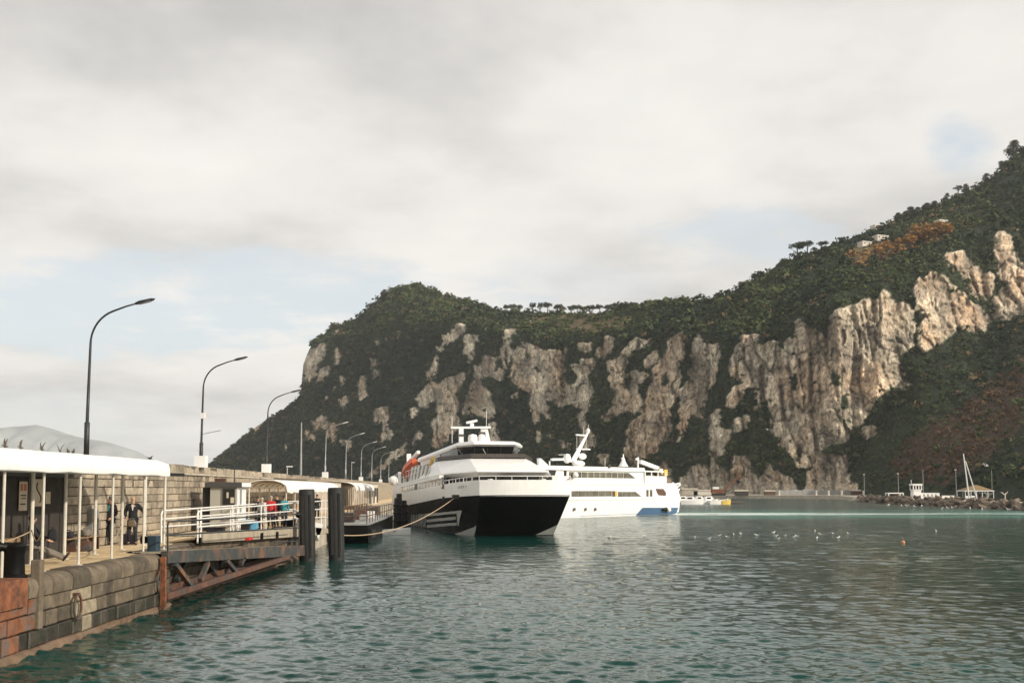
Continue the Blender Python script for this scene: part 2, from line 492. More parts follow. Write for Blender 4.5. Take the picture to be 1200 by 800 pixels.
def build_water():
    rs = [3.0, 8.0, 14.0]; r = 18.0
    while r < 5600:
        rs.append(r)
        r += min(0.072*(max(r, 18)/22.0)**1.30, r*0.25) if r < 320 else r*0.08
    rs = np.array(rs)
    th = np.concatenate([np.linspace(-math.pi, -0.56, 40)[:-1], np.linspace(-0.56, 0.56, 600), np.linspace(0.56, math.pi, 40)[1:-1]])
    RR, TT = np.meshgrid(rs, th, indexing='ij')
    X = RR*np.sin(TT); Y = RR*np.cos(TT)
    dr = np.gradient(rs)[:, None] + 0*RR
    gap = np.maximum(dr*0.8, RR*0.00187)
    front = np.abs(TT) < 0.56
    H = np.where(front & (RR < 330), wave_height(X, Y, gap), 0)
    H *= np.clip((0.56 - np.abs(TT))/0.03, 0, 1)
    V = np.stack([X, Y, H], -1).reshape(-1, 3)
    n, m = RR.shape
    a = np.arange(n*m).reshape(n, m)
    b = np.roll(a, -1, axis=1)
    Q = np.stack([a[:-1], b[:-1], b[1:], a[1:]], -1).reshape(-1, 4)[:, ::-1]
    c = len(V)
    me = np_mesh('water', V, Q, water_mat(), smooth=True)
    o = link('water', me); tag(o, kind='structure')
def water_mat():
    m = bpy.data.materials.new('sea_water'); m.use_nodes = True
    nt = m.node_tree; N = nt.nodes; L = nt.links
    b = N['Principled BSDF']
    tc = N.new('ShaderNodeTexCoord'); P = tc.outputs['Object']
    def noi(sc, det, rg, stretch=(1,1,1), rot=0.0):
        mp = N.new('ShaderNodeMapping'); L.new(P, mp.inputs[0]); mp.inputs['Scale'].default_value = stretch
        mp.inputs['Rotation'].default_value = (0, 0, rot)
        n = N.new('ShaderNodeTexNoise'); L.new(mp.outputs[0], n.inputs['Vector'])
        n.inputs['Scale'].default_value = sc; n.inputs['Detail'].default_value = det; n.inputs['Roughness'].default_value = rg
        return n.outputs['Fac']
    def mt(op, a, c=None, d=None):
        n = N.new('ShaderNodeMath'); n.operation = op
        for i, v in enumerate((a, c, d)):
            if v is None: continue
            if isinstance(v, (int, float)): n.inputs[i].default_value = v
            else: L.new(v, n.inputs[i])
        return n.outputs[0]
    def rg_(v, a, c, d, e, sm=True):
        n = N.new('ShaderNodeMapRange'); L.new(v, n.inputs[0]); n.interpolation_type = 'SMOOTHSTEP' if sm else 'LINEAR'
        for i, x in enumerate((a, c, d, e)): n.inputs[1+i].default_value = x
        return n.outputs[0]
    sp = N.new('ShaderNodeSeparateXYZ'); L.new(P, sp.inputs[0])
    x, y, z = sp.outputs
    # churned wake left behind by the departing ferry: a belt of foam and aerated green water
    mid = mt('ADD', mt('MULTIPLY', x, 0.03), 158.5)
    mid = mt('ADD', mid, mt('MULTIPLY', mt('SUBTRACT', noi(0.03, 2, 0.5), 0.5), 5.0))
    d = mt('ABSOLUTE', mt('SUBTRACT', y, mid))
    wide = rg_(x, 25.0, 80.0, 13.0, 8.0)
    core = rg_(mt('DIVIDE', d, wide), 0.0, 1.0, 1.0, 0.0)
    fo = rg_(noi(0.5, 6, 0.7, (0.35, 1, 1)), 0.30, 0.58, 0.0, 1.0)
    beyond = rg_(x, 22.5, 25.5, 0.0, 1.0)
    fade = rg_(x, 24.0, 75.0, 1.0, 0.42)
    foam = mt('MULTIPLY', mt('MULTIPLY', mt('MULTIPLY', core, fo), beyond), fade)
    halo = mt('MULTIPLY', rg_(d, 8.0, 42.0, 1.0, 0.0), beyond)
    halo = mt('MULTIPLY', halo, rg_(noi(0.06, 4, 0.6, (0.5, 1, 1)), 0.35, 0.65, 0.25, 1.0))
    def mixc(f, a, c):
        n = N.new('ShaderNodeMix'); n.data_type = 'RGBA'; L.new(f, n.inputs[0])
        for i, v in ((6, a), (7, c)):
            if isinstance(v, tuple): n.inputs[i].default_value = v
            else: L.new(v, n.inputs[i])
        return n.outputs[2]
    near = rg_(noi(0.05, 3, 0.5), 0.35, 0.65, 0.0, 1.0)
    c = mixc(near, (0.003, 0.032, 0.026, 1), (0.006, 0.050, 0.041, 1))
    c = mixc(halo, c, (0.09, 0.30, 0.245, 1))
    c = mixc(foam, c, (0.78, 0.82, 0.78, 1))
    N.remove(b)
    dif = N.new('ShaderNodeBsdfDiffuse'); gl = N.new('ShaderNodeBsdfGlossy'); mxs = N.new('ShaderNodeMixShader')
    L.new(c, dif.inputs['Color']); gl.inputs['Color'].default_value = (0.95, 0.96, 0.95, 1)
    dist = mt('SQRT', mt('ADD', mt('MULTIPLY', x, x), mt('MULTIPLY', y, y)))
    ro = mt('ADD', rg_(dist, 20.0, 260.0, 0.015, 0.16, False), mt('MULTIPLY', foam, 0.5))
    L.new(ro, gl.inputs['Roughness'])
    h1 = noi(5.5, 4, 0.6, (0.7, 1, 1), 0.5)
    h2 = noi(2.4, 4, 0.6, (0.6, 1, 1), -0.35)
    h3 = noi(0.22, 4, 0.6, (0.6, 1, 1), 0.2)
    far = rg_(dist, 35.0, 160.0, 0.0, 1.0)
    hh = mt('ADD', mt('MULTIPLY', h1, mt('MULTIPLY', mt('SUBTRACT', 1.0, far), 0.010)), mt('MULTIPLY', h2, mt('ADD', 0.022, mt('MULTIPLY', far, 0.10))))
    hh = mt('ADD', hh, mt('MULTIPLY', h3, mt('MULTIPLY', far, 0.22)))
    bp = N.new('ShaderNodeBump'); bp.inputs['Strength'].default_value = 1.0; bp.inputs['Distance'].default_value = 1.0
    L.new(hh, bp.inputs['Height']); lw = N.new('ShaderNodeLayerWeight'); lw.inputs['Blend'].default_value = 0.5
    for nd in (lw, gl, dif): L.new(bp.outputs[0], nd.inputs['Normal'])
    fr = mt('ADD', 0.02, mt('MULTIPLY', rg_(lw.outputs['Facing'], 0.51, 1.04, 0.0, 1.0), 0.71))
    fr = mt('MULTIPLY', fr, mt('SUBTRACT', 1.0, mt('MULTIPLY', foam, 0.9)))
    L.new(fr, mxs.inputs[0]); L.new(dif.outputs[0], mxs.inputs[1]); L.new(gl.outputs[0], mxs.inputs[2])
    L.new(mxs.outputs[0], N['Material Output'].inputs['Surface'])
    return m
build_water()

# ------------------------------------------------------------------ cliffs and hill
def ip(tab):
    xs, ys = zip(*tab)
    return lambda u: np.interp(u, xs, ys)
SKY = ip([(236,549),(245,545),(258,534),(270,525),(285,512),(300,500),(318,488),(330,482),(343,472),(351,464),(353.5,452),(355,428),(358,420),(362,410),(368,400),(380,391),(388,384),(400,380),(412,376),(420,371),(430,362),(440,355),(447,345),(460,340),(472,336),(485,334),(498,336),(510,340),(521,346),(530,349),(545,351),(560,356),(575,362),(590,365),(610,366),(640,366),(680,367),(700,367),(720,362),(740,357),(765,355),(790,353),(820,351),(838,350),(850,346),(870,335),(885,326),(900,318),(915,308),(930,303),(945,297),(960,292),(1000,278),(1030,268),(1045,259),(1060,254),(1080,246),(1100,240),(1120,229),(1140,222),(1155,212),(1170,203),(1180,190),(1200,174),(1330,95)])
TOP = ip([(236,552),(245,549),(300,506),(345,478),(352,462),(356,430),(380,402),(400,396),(440,392),(485,386),(560,386),(590,390),(640,402),(700,396),(760,394),(800,391),(860,402),(900,397),(930,380),(980,356),(1030,336),(1080,320),(1120,298),(1160,284),(1200,268),(1330,225)])
FOOT = ip([(236,564),(245,562),(300,548),(356,500),(400,512),(440,520),(485,538),(560,540),(640,545),(700,550),(760,552),(860,562),(930,566),(990,562),(1030,500),(1080,432),(1120,410),(1160,392),(1200,372),(1330,340)])
DB = ip([(236,980),(300,890),(350,820),(420,750),(485,690),(560,640),(640,570),(700,530),(760,505),(800,482),(860,452),(930,428),(1000,402),(1040,372),(1080,342),(1140,302),(1200,268),(1330,225)])
DFOOT = ip([(236,14),(300,30),(350,40),(420,45),(485,40),(560,35),(640,28),(760,24),(860,20),(930,18),(985,22),(1030,60),(1080,110),(1140,172),(1200,215),(1330,260)])
DTOP = ip([(236,12),(300,30),(345,40),(356,40),(420,55),(485,60),(560,50),(640,38),(700,30),(760,30),(860,24),(930,24),(1000,26),(1080,34),(1140,38),(1200,42),(1330,50)])
DSKY = ip([(236,20),(300,30),(345,30),(360,25),(420,50),(485,85),(540,90),(590,80),(640,80),(700,75),(760,60),(860,70),(930,110),(1000,140),(1080,150),(1140,160),(1200,170),(1330,190)])

ROCKS = []     # (polygon in photo px, warmth)
def zp(ox, oy, s, warm, *polys):
    for p in polys: ROCKS.append((np.array([(ox + a/s, oy + b/s) for a, b in p]), warm))
zp(240, 320, 3.3333, 0.15,
   [(376,440),(378,400),(385,340),(410,300),(440,290),(475,262),(478,300),(455,350),(440,385),(410,430)],
   [(440,380),(495,370),(490,400),(465,430),(435,430)], [(500,220),(525,220),(525,248),(502,245)],
   [(500,295),(522,300),(522,360),(505,365)], [(645,340),(668,350),(678,400),(668,415),(655,380)],
   [(530,400),(545,420),(540,460),(530,450)], [(520,500),(560,485),(560,510),(535,545),(520,530)],
   [(985,200),(1022,205),(1020,240),(985,255),(940,290),(905,310),(905,290),(940,255)],
   [(900,310),(912,330),(905,400),(880,430),(855,420),(870,380),(890,350)],
   [(820,490),(880,430),(910,430),(905,490),(870,530),(830,525)], [(800,530),(830,525),(825,560),(800,580)],
   [(1110,590),(1140,590),(1150,640),(1110,650)], [(195,620),(215,570),(235,570),(235,600),(200,640)],
   [(310,660),(340,680),(320,700)], [(705,240),(718,240),(715,270),(705,265)], [(750,225),(765,225),(765,255),(750,260)],
   [(400,620),(440,630),(430,660),(400,660)], [(525,660),(580,650),(570,700),(545,690)])
zp(240, 320, 3.3333, 0.45,
   [(905,440),(940,410),(1015,390),(1020,430),(985,470),(990,560),(1000,600),(960,660),(905,690),(892,620),(900,540)],
   [(1040,440),(1065,420),(1120,470),(1135,560),(1110,580),(1080,570),(1050,540),(1035,480)],
   [(1080,370),(1110,325),(1122,340),(1120,405),(1085,400)],
   [(420,580),(460,545),(525,590),(520,650),(490,660),(470,610),(430,610)],
   [(640,780),(700,740),(790,650),(805,660),(760,720),(700,780),(640,800)])
zp(560, 330, 3.076, 0.3,
   [(95,180),(125,165),(150,190),(160,210),(215,240),(300,250),(305,340),(318,390),(300,430),(250,425),(200,410),(150,395),(105,350),(135,280),(130,270),(70,270),(95,230)],
   [(5,325),(25,270),(50,275),(50,340),(20,345)], [(365,230),(410,225),(410,255),(370,255)],
   [(430,250),(470,200),(498,205),(495,240),(450,285),(430,270)], [(375,280),(420,280),(420,310),(385,335),(375,310)],
   [(335,300),(375,300),(370,350),(340,330)], [(545,225),(625,200),(625,225),(555,260),(545,300),(510,345),(475,320),(470,290),(510,280),(530,250)],
   [(480,330),(540,330),(560,380),(575,430),(560,470),(510,480),(450,520),(440,505),(480,460),(495,400),(470,360)],
   [(600,280),(640,245),(640,290),(610,310)], [(560,330),(600,320),(620,340),(590,370),(560,355)],
   [(730,400),(760,360),(775,310),(770,260),(790,190),(800,230),(795,270),(860,230),(865,290),(850,370),(820,420),(810,490),(780,490),(765,460),(745,570),(730,580),(725,480)],
   [(915,290),(960,210),(995,200),(1000,260),(1020,330),(1015,380),(960,380),(940,350),(910,340)],
   [(925,380),(960,385),(920,470),(895,460)], [(840,490),(870,470),(885,540),(915,545),(900,600),(850,650),(840,610)],
   [(930,520),(970,490),(975,530),(930,540)], [(1000,400),(1025,390),(1030,460),(1005,470)],
   [(195,455),(225,450),(220,500),(200,510)], [(235,465),(262,480),(265,570),(245,550)], [(300,570),(330,580),(330,610),(300,610)],
   [(435,615),(470,615),(470,650),(435,655)])
zp(560, 330, 3.076, 0.75,
   [(690,215),(740,190),(740,240),(735,330),(720,400),(690,470),(700,530),(650,620),(600,640),(560,660),(525,620),(540,540),(580,480),(620,390),(640,310),(670,270)])
zp(560, 330, 3.076, 1.0,
   [(530,600),(545,540),(585,470),(625,370),(640,350),(620,440),(600,500),(570,580)])
zp(560, 330, 3.076, 0.5,
   [(680,640),(700,700),(680,770),(650,700)],
   [(735,705),(790,660),(860,650),(900,690),(960,640),(1000,720),(1046,700),(1046,785),(730,785)])
zp(860, 340, 3.076, 0.25,
   [(105,210),(150,190),(185,260),(215,250),(225,110),(270,130),(335,170),(340,260),(340,300),(390,390),(410,500),(400,540),(350,540),(300,580),(280,640),(240,640),(210,580),(170,555),(140,500),(145,440),(115,350),(125,290),(100,250)],
   [(345,100),(420,60),(520,30),(545,10),(575,50),(620,60),(640,90),(640,200),(590,240),(600,290),(625,340),(570,350),(520,380),(490,430),(455,490),(430,480),(410,400),(385,320),(365,240),(345,180)],
   [(75,370),(105,360),(105,430),(80,440)], [(10,470),(45,460),(45,500),(0,515)], [(460,510),(500,500),(500,525),(470,530)])
zp(860, 340, 3.076, 0.55,
   [(280,600),(340,590),(400,600),(400,690),(440,700),(440,745),(260,745)], [(0,600),(30,620),(80,690),(60,745),(0,745)],
   [(120,640),(200,680),(230,745),(120,745)], [(660,0),(780,0),(850,90),(900,140),(850,130),(790,130),(740,190),(690,215),(665,170),(700,100)],
   [(500,220),(540,240),(530,320),(505,300)])
zp(850, 150, 3.2, 0.55,
   [(710,580),(770,545),(830,590),(870,620),(920,650),(990,720),(960,760),(880,740),(800,680),(720,690)],
   [(830,480),(890,465),(920,520),(1000,560),(990,620),(950,630),(900,560)], [(740,760),(840,700),(850,770),(800,800),(740,800)])
zp(850, 150, 3.2, 0.3,
   [(1020,400),(1060,420),(1080,500),(1120,520),(1300,540),(1300,640),(1120,690),(1060,720),(1010,700),(1000,640),(1080,590),(1040,560),(1020,480)])

def inside(poly, X, Y):
    c = np.zeros(X.shape, bool); n = len(poly); j = n - 1
    for i in range(n):
        xi, yi = poly[i]; xj, yj = poly[j]
        if yi != yj:
            c ^= ((yi > Y) != (yj > Y)) & (X < (xj - xi)*(Y - yi)/(yj - yi) + xi)
        j = i
    return c
AUTUMN = [[(1040,560),(1062,520),(1090,497),(1130,478),(1165,440),(1200,420),(1330,400),(1330,500),(1200,500),(1160,535),(1110,568)]]
GOLD = [[(985,306),(1000,294),(1030,288),(1058,284),(1072,268),(1092,262),(1112,266),(1114,282),(1085,292),(1045,299),(1010,312)]]
STRAW = [[(640,372),(690,364),(745,372),(735,385),(690,392),(650,384)], [(600,368),(640,366),(640,376),(610,380)],
         [(990,300),(1005,288),(1030,282),(1062,285),(1040,297),(1010,306)]]

def build_terrain():
    nu, nv = 880, 330
    u = np.linspace(236, 1330, nu)
    ys, yc, yt = SKY(u), TOP(u), FOOT(u)
    yc = np.maximum(yc, ys + 2); yt = np.maximum(yt, yc + 4)
    db = DB(u); dt = db + DFOOT(u); dc = dt + DTOP(u); dsk = dc + DSKY(u)
    yb = HOR + (CZ + 1.5)/db*F
    # rows from below the water to the skyline
    T = np.linspace(0, 1, nv)[:, None]
    Yp = yb[None]*(1 - T) + ys[None]*T
    k1 = np.clip((yb - Yp)/(yb - yt), 0, 1); k2 = np.clip((yt - Yp)/(yt - yc), 0, 1); k3 = np.clip((yc - Yp)/(yc - ys), 0, 1)
    D = db + (dt - db)*k1**1.1 + (dc - dt)*k2 + (dsk - dc)*k3**1.25
    U = np.broadcast_to(u, Yp.shape)
    # rock mask in the cliff's own face coordinates, with ragged edges
    wx = 4.0*fbm(U*0.06, Yp*0.05, U*0+1, 4); wy = 5.0*fbm(U*0.07, Yp*0.04, U*0+9, 4)
    wx = wx + 3.4*fbm(U*0.28, Yp*0.16, U*0+4, 3)
    rock = np.zeros_like(Yp); warm = np.zeros_like(Yp)
    for poly, w in ROCKS:
        x0, y0 = poly.min(0) - 16; x1, y1 = poly.max(0) + 16
        j0, j1 = np.searchsorted(u, [x0, x1])
        if j1 <= j0: continue
        sl = np.s_[:, j0:j1]
        ins = inside(poly, U[sl] + wx[sl], Yp[sl] + wy[sl])
        rock[sl] = np.maximum(rock[sl], ins); warm[sl] = np.where(ins, np.maximum(warm[sl], w), warm[sl])
    rag = fbm(U*0.16, Yp*0.12, U*0+17, 4, 0.6)
    for k_ in range(3):
        m_ = rock.copy(); m_[1:] = np.maximum(m_[1:], rock[:-1]); m_[:-1] = np.maximum(m_[:-1], rock[1:]); m_[:, 1:] = np.maximum(m_[:, 1:], rock[:, :-1]); m_[:, :-1] = np.maximum(m_[:, :-1], rock[:, 1:])
        rock = np.where((U > (640 if k_ == 0 else 860)) & (rag < 0.34), m_, rock)
    rock = np.where(rag > 0.52, 0, rock)
    um = np.broadcast_to(np.cumsum(DB(u)/F*np.gradient(u))[None]*1.15, Yp.shape)   # metres along the coast
    zm = CZ + (HOR - Yp)/F*D
    speck = fbm(um*0.10, zm*0.05, um*0+2, 4)
    rock = np.where(speck > 0.56, 0, rock)             # shrubs in cracks of the rock
    bare = fbm(um*0.07, zm*0.035, um*0+6, 4)           # small bare ledges in the scrub
    slopeband = (k2 > 0.03) & (k2 < 0.95)
    rock = np.where((bare > 0.40) & slopeband & (U < 1020), 1, rock)
    soft = rock.copy()
    for _ in range(1):
        soft[1:-1, 1:-1] = (soft[1:-1, 1:-1]*2 + soft[:-2, 1:-1] + soft[2:, 1:-1] + soft[1:-1, :-2] + soft[1:-1, 2:])/6
    # relief: buttresses, gullies, flutes
    env = np.clip(k1*2, 0, 1)*np.clip((1-T)*6, 0, 1)
    big = fbm(um*0.018, zm*0.008, um*0, 3)*16
    mid = (1 - np.abs(fbm(um*0.05, zm*0.012, um*0+3, 3))*2)*5
    uw = um + 4.0*fbm(um*0.06, zm*0.03, um*0+14, 3) + 0.14*zm
    def crack(f, vz, seed, w):
        n = vnoise(uw*f, zm*vz + 3.3*seed, um*0 + seed*7.7)
        return np.exp(-(n/w)**2)
    c1 = crack(0.085, 0.016, 1, 0.16); c2 = crack(0.20, 0.050, 2, 0.16); c3 = crack(0.44, 0.15, 3, 0.22)
    joint = np.exp(-(vnoise(uw*0.05, zm*0.16 + 0.6*fbm(um*0.1, zm*0.1, um*0+2, 2), um*0+44)/0.10)**2)
    cracks = np.clip(c1*0.9 + c2*0.75 + c3*0.45 + joint*0.10, 0, 1.4)
    rl = 0.35 + 0.65*soft
    fl = (c1*4.2 + c2*2.2 + c3*0.8)*rl
    jx = uw + 1.2*fbm(um*0.35, zm*0.25, um*0+81, 3); jz = zm + 2.0*fbm(um*0.2, zm*0.15, um*0+82, 3) + 0.35*uw
    v1, e1 = cells(jx/7.0, jz/17.0, 1); v2, e2 = cells(jx/3.2, jz/6.5, 2); v3, e3 = cells(jx/1.5, jz/2.4, 3)
    block = (v1*2.6 + v2*1.7 + v3*0.8)
    seam = np.exp(-(e1/0.10)**2)*0.8 + np.exp(-(e2/0.11)**2)*0.5
    pill = (np.abs(vnoise(uw*0.11, zm*0.026, um*0+60))*2.0 + block - seam*0.9)*rl
    cracks = np.clip(cracks*0.7 + seam*0.75, 0, 1.4)
    fine = fbm(um*0.5, zm*0.33, um*0+8, 4, 0.6)*0.8*soft
    fine2 = fbm(um*0.5, zm*0.35, um*0+12, 3)*1.2
    Dd = D + env*(big*0.6 - mid + fl - pill + fine + fine2)
    d0 = np.stack([(U - 600)/F, np.ones_like(U)], -1)
    V = np.zeros(Yp.shape + (3,))
    c, s = math.cos(PITCH), math.sin(PITCH)
    a = (U - 600.0)/F; b = (CY - Yp)/F
    ry = c - b*s; rz = s + b*c
    V[..., 0] = a/ry*Dd; V[..., 1] = Dd; V[..., 2] = CZ + rz/ry*D
    # tint
    st = fbm(um*0.28, zm*0.085, um*0+21, 5, 0.6); st2 = fbm(um*0.09, zm*0.06, um*0+31, 4)
    grey = np.array([0.67, 0.575, 0.435]); ora = np.array([0.60, 0.375, 0.215]); dk = np.array([0.20, 0.175, 0.15])
    wv = np.clip(warm*0.75 + st2*0.8, 0, 1)[..., None]
    rc = grey*(1-wv) + ora*wv
    kd = np.clip((st - 0.16)*2.6, 0, 0.6)[..., None]
    rc = rc*(1-kd) + dk*kd
    cell = vnoise(uw*0.19, zm*0.045, um*0+71)[..., None]*0.22 + vnoise(uw*0.5, zm*0.25, um*0+72)[..., None]*0.10 + ((v1-.5)*0.35 + (v2-.5)*0.40 + (v3-.5)*0.28)[..., None]
    rc = rc*(1 + cell)
    ck = np.clip(cracks*0.62, 0, 0.78)[..., None]
    rc = rc*(1-ck) + np.array([0.15, 0.13, 0.105])*ck  # crevice shade painted into the rock colour along cracks and seams
    rc = rc*(1 + 0.30*fbm(um*0.3, zm*0.3, um*0+41, 5, 0.65))[..., None]
    veg = np.array([0.030, 0.040, 0.022])*(1 + 0.5*fbm(um*0.08, zm*0.08, um*0+51, 3))[..., None]
    straw = np.zeros(Yp.shape, bool)
    for p in STRAW: straw |= inside(np.array(p), U + wx, Yp + wy*0.4)
    autumn = np.zeros(Yp.shape, bool)
    for p in AUTUMN: autumn |= inside(np.array(p), U + wx*2, Yp + wy*1.5)
    veg = np.where(straw[..., None], np.array([0.15, 0.115, 0.06]), veg)
    veg = np.where(autumn[..., None], np.array([0.075, 0.052, 0.035]), veg)
    tint = rc*soft[..., None] + veg*(1 - soft[..., None])
    # the back of the ridge, falling away to the far side
    back1 = V[-1].copy(); f1 = 1 + 40/back1[:, 1]; back1[:, :2] *= f1[:, None]; back1[:, 2] -= 8
    back2 = V[-1].copy(); f2 = 1 + 260/back2[:, 1]; back2[:, :2] *= f2[:, None]; back2[:, 2] = -3
    VV = np.concatenate([V, back1[None], back2[None]], 0); TT = np.concatenate([tint, veg[-1:], veg[-1:]], 0)
    n, m = VV.shape[:2]
    idx = np.arange(n*m).reshape(n, m)
    Q = np.stack([idx[:-1, :-1], idx[:-1, 1:], idx[1:, 1:], idx[1:, :-1]], -1).reshape(-1, 4)
    me = np_mesh('cliff_terrain', VV.reshape(-1, 3), Q, MAT['cliff'], smooth=False, cols=np.clip(TT, 0, 1).reshape(-1, 3))
    tag(link('cliff_terrain', me), kind='structure')
    gold = np.zeros(Yp.shape, bool)
    for p in GOLD: gold |= inside(np.array(p), U + wx, Yp + wy*0.5)
    return dict(gold=gold, cracks=c1+0.6*c2, V=V, soft=soft, U=U, Y=Yp, D=Dd, straw=straw, autumn=autumn, k2=k2, k3=k3, k1=k1)
TER = build_terrain()
def ground(px, py):
    """terrain point seen at photo pixel"""
    j = int(np.clip(np.searchsorted(TER['U'][0], px), 0, TER['U'].shape[1]-1))
    i = int(np.argmin(np.abs(TER['Y'][:, j] - py)))
    return Vector(TER['V'][i, j])

# ------------------------------------------------------------------ scrub on the slopes: leaf faces
def leaf_cloud(C, Rr, H, tint, nleaf, seed, flat=0.75, lsize=0.42, inner=0.35):
    """many small leaf-sized quads spread through crowns at C (n,3), radius Rr, height factor"""
    g = np.random.default_rng(seed); n = len(C)
    dirs = g.normal(size=(n, nleaf, 3)); dirs /= np.linalg.norm(dirs, axis=-1, keepdims=True)
    dirs[..., 2] = np.where(dirs[..., 2] < -0.35, -dirs[..., 2], dirs[..., 2])
    rad = inner + (1-inner)*g.random((n, nleaf, 1))**0.5
    lump = 1 + 0.38*np.sin(dirs[..., 0:1]*5 + g.random((n,1,1))*6)*np.cos(dirs[..., 1:2]*5 + g.random((n,1,1))*6)
    pos = dirs*rad*lump*Rr[:, None, None]; pos[..., 2] *= flat*H[:, None]
    pos += C[:, None, :]
    nrm = dirs + g.normal(size=dirs.shape)*0.45 + np.array([0, 0, 0.35]); nrm /= np.linalg.norm(nrm, axis=-1, keepdims=True)
    t = np.cross(nrm, g.normal(size=dirs.shape)); t /= np.linalg.norm(t, axis=-1, keepdims=True)
    bt = np.cross(nrm, t)
    sz = (lsize*(0.6 + 0.8*g.random((n, nleaf, 1))))*Rr[:, None, None]
    t = t*sz; bt = bt*sz*0.7
    V = np.stack([pos - t, pos - bt*0.8 + t*0.1, pos + t, pos + bt], 2).reshape(-1, 3)
    Q = np.arange(len(V)).reshape(-1, 4)
    tv = tint[:, None, :]*(0.82 + 0.36*g.random((n, nleaf, 1)))
    cols = np.repeat(tv.reshape(-1, 3), 4, axis=0)
    return V, Q, np.clip(cols, 0, 1)

def scatter():
    g = np.random.default_rng(23)
    soft, V, D, U, Y = TER['soft'], TER['V'], TER['D'], TER['U'], TER['Y']
    w = (1 - soft)**2*(1.0) + 0.004 + 0.10*soft*np.clip(TER['cracks'] - 0.55, 0, 1)
    w = w*np.where(TER['straw'], 0.3, 1)*np.where(V[..., 2] < 2.0, 0, 1)
    w = w*(D/500)**0.8
    shore = (Y > 575) & (U > 830)
    w = np.where(shore, 0, w)
    p = (w/w.sum()).ravel()
    n = 27000
    ids = g.choice(p.size, n, p=p)
    C = V.reshape(-1, 3)[ids].copy(); k3 = TER['k3'].ravel()[ids]; k2 = TER['k2'].ravel()[ids]
    C += g.normal(size=C.shape)*np.array([0.6, 0.6, 0.3])
    d = D.ravel()[ids]
    rr = np.exp(g.normal(np.log(1.05), 0.45, n))*np.where(k3 > 0.05, 1.35, 1.0)*np.clip(d/560, 0.75, 1.5)
    rr = np.clip(np.where(g.random(n) < 0.05, rr*1.7, rr), 0.45, 3.6)
    rk = soft.ravel()[ids] > 0.6
    rr = np.where(rk, rr*0.55, rr)
    edge = TER['Y'].ravel()[ids] < SKY(U.ravel()[ids]) + 4
    rr = np.where(edge & (U.ravel()[ids] < 360), rr*0.6, rr)
    C[:, 2] += rr*0.25
    gold = TER['gold'].ravel()[ids]
    aut = TER['autumn'].ravel()[ids] & (g.random(n) < 0.6) | (gold & (g.random(n) < 0.85))
    patch = fbm(C[:, 0]*0.02, C[:, 1]*0.02, C[:, 2]*0.03, 3)
    mixv = np.clip(0.5 + patch*1.4 + g.normal(size=n)*0.33, 0, 1)[:, None]
    dark = np.array([0.017, 0.031, 0.015]); oliv = np.array([0.066, 0.086, 0.033])
    tint = dark*(1 - mixv) + oliv*mixv
    tint = np.where((TER['k3'].ravel()[ids] > 0.1)[:, None], tint*np.array([1.15, 1.12, 1.0]), tint)
    aut_c = np.where(gold[:, None], np.array([0.30, 0.175, 0.065]), np.array([0.110, 0.066, 0.034]))*(0.7 + 0.7*g.random((n, 1)))
    tint = np.where(aut[:, None], aut_c, tint)
    dry = (g.random(n) < 0.06)[:, None]
    tint = np.where(dry, np.array([0.15, 0.11, 0.06]), tint)
    for nm, sel in (('slope_scrub', ~aut), ('autumn_scrub', aut)):
        A = leaf_cloud(C[sel], rr[sel], 0.8 + 0.5*g.random(sel.sum()), tint[sel], 24, 77, lsize=0.35)
        me = np_mesh(nm, *A[:2], MAT['leaf'], cols=A[2])
        tag(link(nm, me), kind='stuff')
scatter()

# ------------------------------------------------------------------ trees one can tell apart
def crown_mesh(name, blobs, tint, seed, nleaf=90, flat=0.8):
    C = np.array([b[:3] for b in blobs], float); Rr = np.array([b[3] for b in blobs], float)
    n = len(C); g = np.random.default_rng(seed)
    t = np.array(tint)[None]*(0.75 + 0.5*g.random((n, 1)))
    A = leaf_cloud(C, Rr, np.ones(n), t, nleaf, seed, flat, 0.2, 0.3)
    return np_mesh(name, *A[:2], MAT['leaf'], cols=A[2])
def trunk_mesh(name, h, r, limbs, seed):
    g = random.Random(seed); b = MB()
    lean = g.uniform(-0.08, 0.08)
    pts = [(lean*h*t*t, 0.03*h*math.sin(3*t), h*t - 0.6) for t in (0, 0.25, 0.5, 0.75, 1)]
    b.tube(pts, [r*1.3, r, r*0.85, r*0.7, r*0.5], 7)
    for k in range(limbs):
        t = g.uniform(0.55, 0.95); an = g.uniform(0, 6.28); L_ = h*g.uniform(0.25, 0.45)
        p0 = Vector((lean*h*t*t, 0, h*t - 0.6)); q = p0 + Vector((math.cos(an)*L_*0.8, math.sin(an)*L_*0.8, L_*0.55))
        m = (p0 + q)/2 + Vector((0, 0, -0.06*L_))
        b.tube([p0, m, q], [r*0.45, r*0.35, r*0.18], 5)
    return b.mesh(name, True)
def pine_blobs(h, w, seed, n=16, thick=0.35):
    g = random.Random(seed); bl = []
    for k in range(n):
        an = g.uniform(0, 6.28); rr = w*math.sqrt(g.random())*0.85
        bl.append((rr*math.cos(an), rr*math.sin(an), h + g.uniform(-thick, thick)*1.2*(1 - 0.5*rr/w), g.uniform(0.28, 0.45)*w))
    return bl
def round_blobs(h, w, seed, n=20):
    g = random.Random(seed); bl = []
    for k in range(n):
        t = g.random(); z = h*(0.28 + 0.72*t); rr = w*(math.sin(math.pi*(0.15 + 0.8*t)))*math.sqrt(g.random())*0.8; an = g.uniform(0, 6.28)
        bl.append((rr*math.cos(an), rr*math.sin(an), z, g.uniform(0.30, 0.46)*w))
    return bl
TREES = []
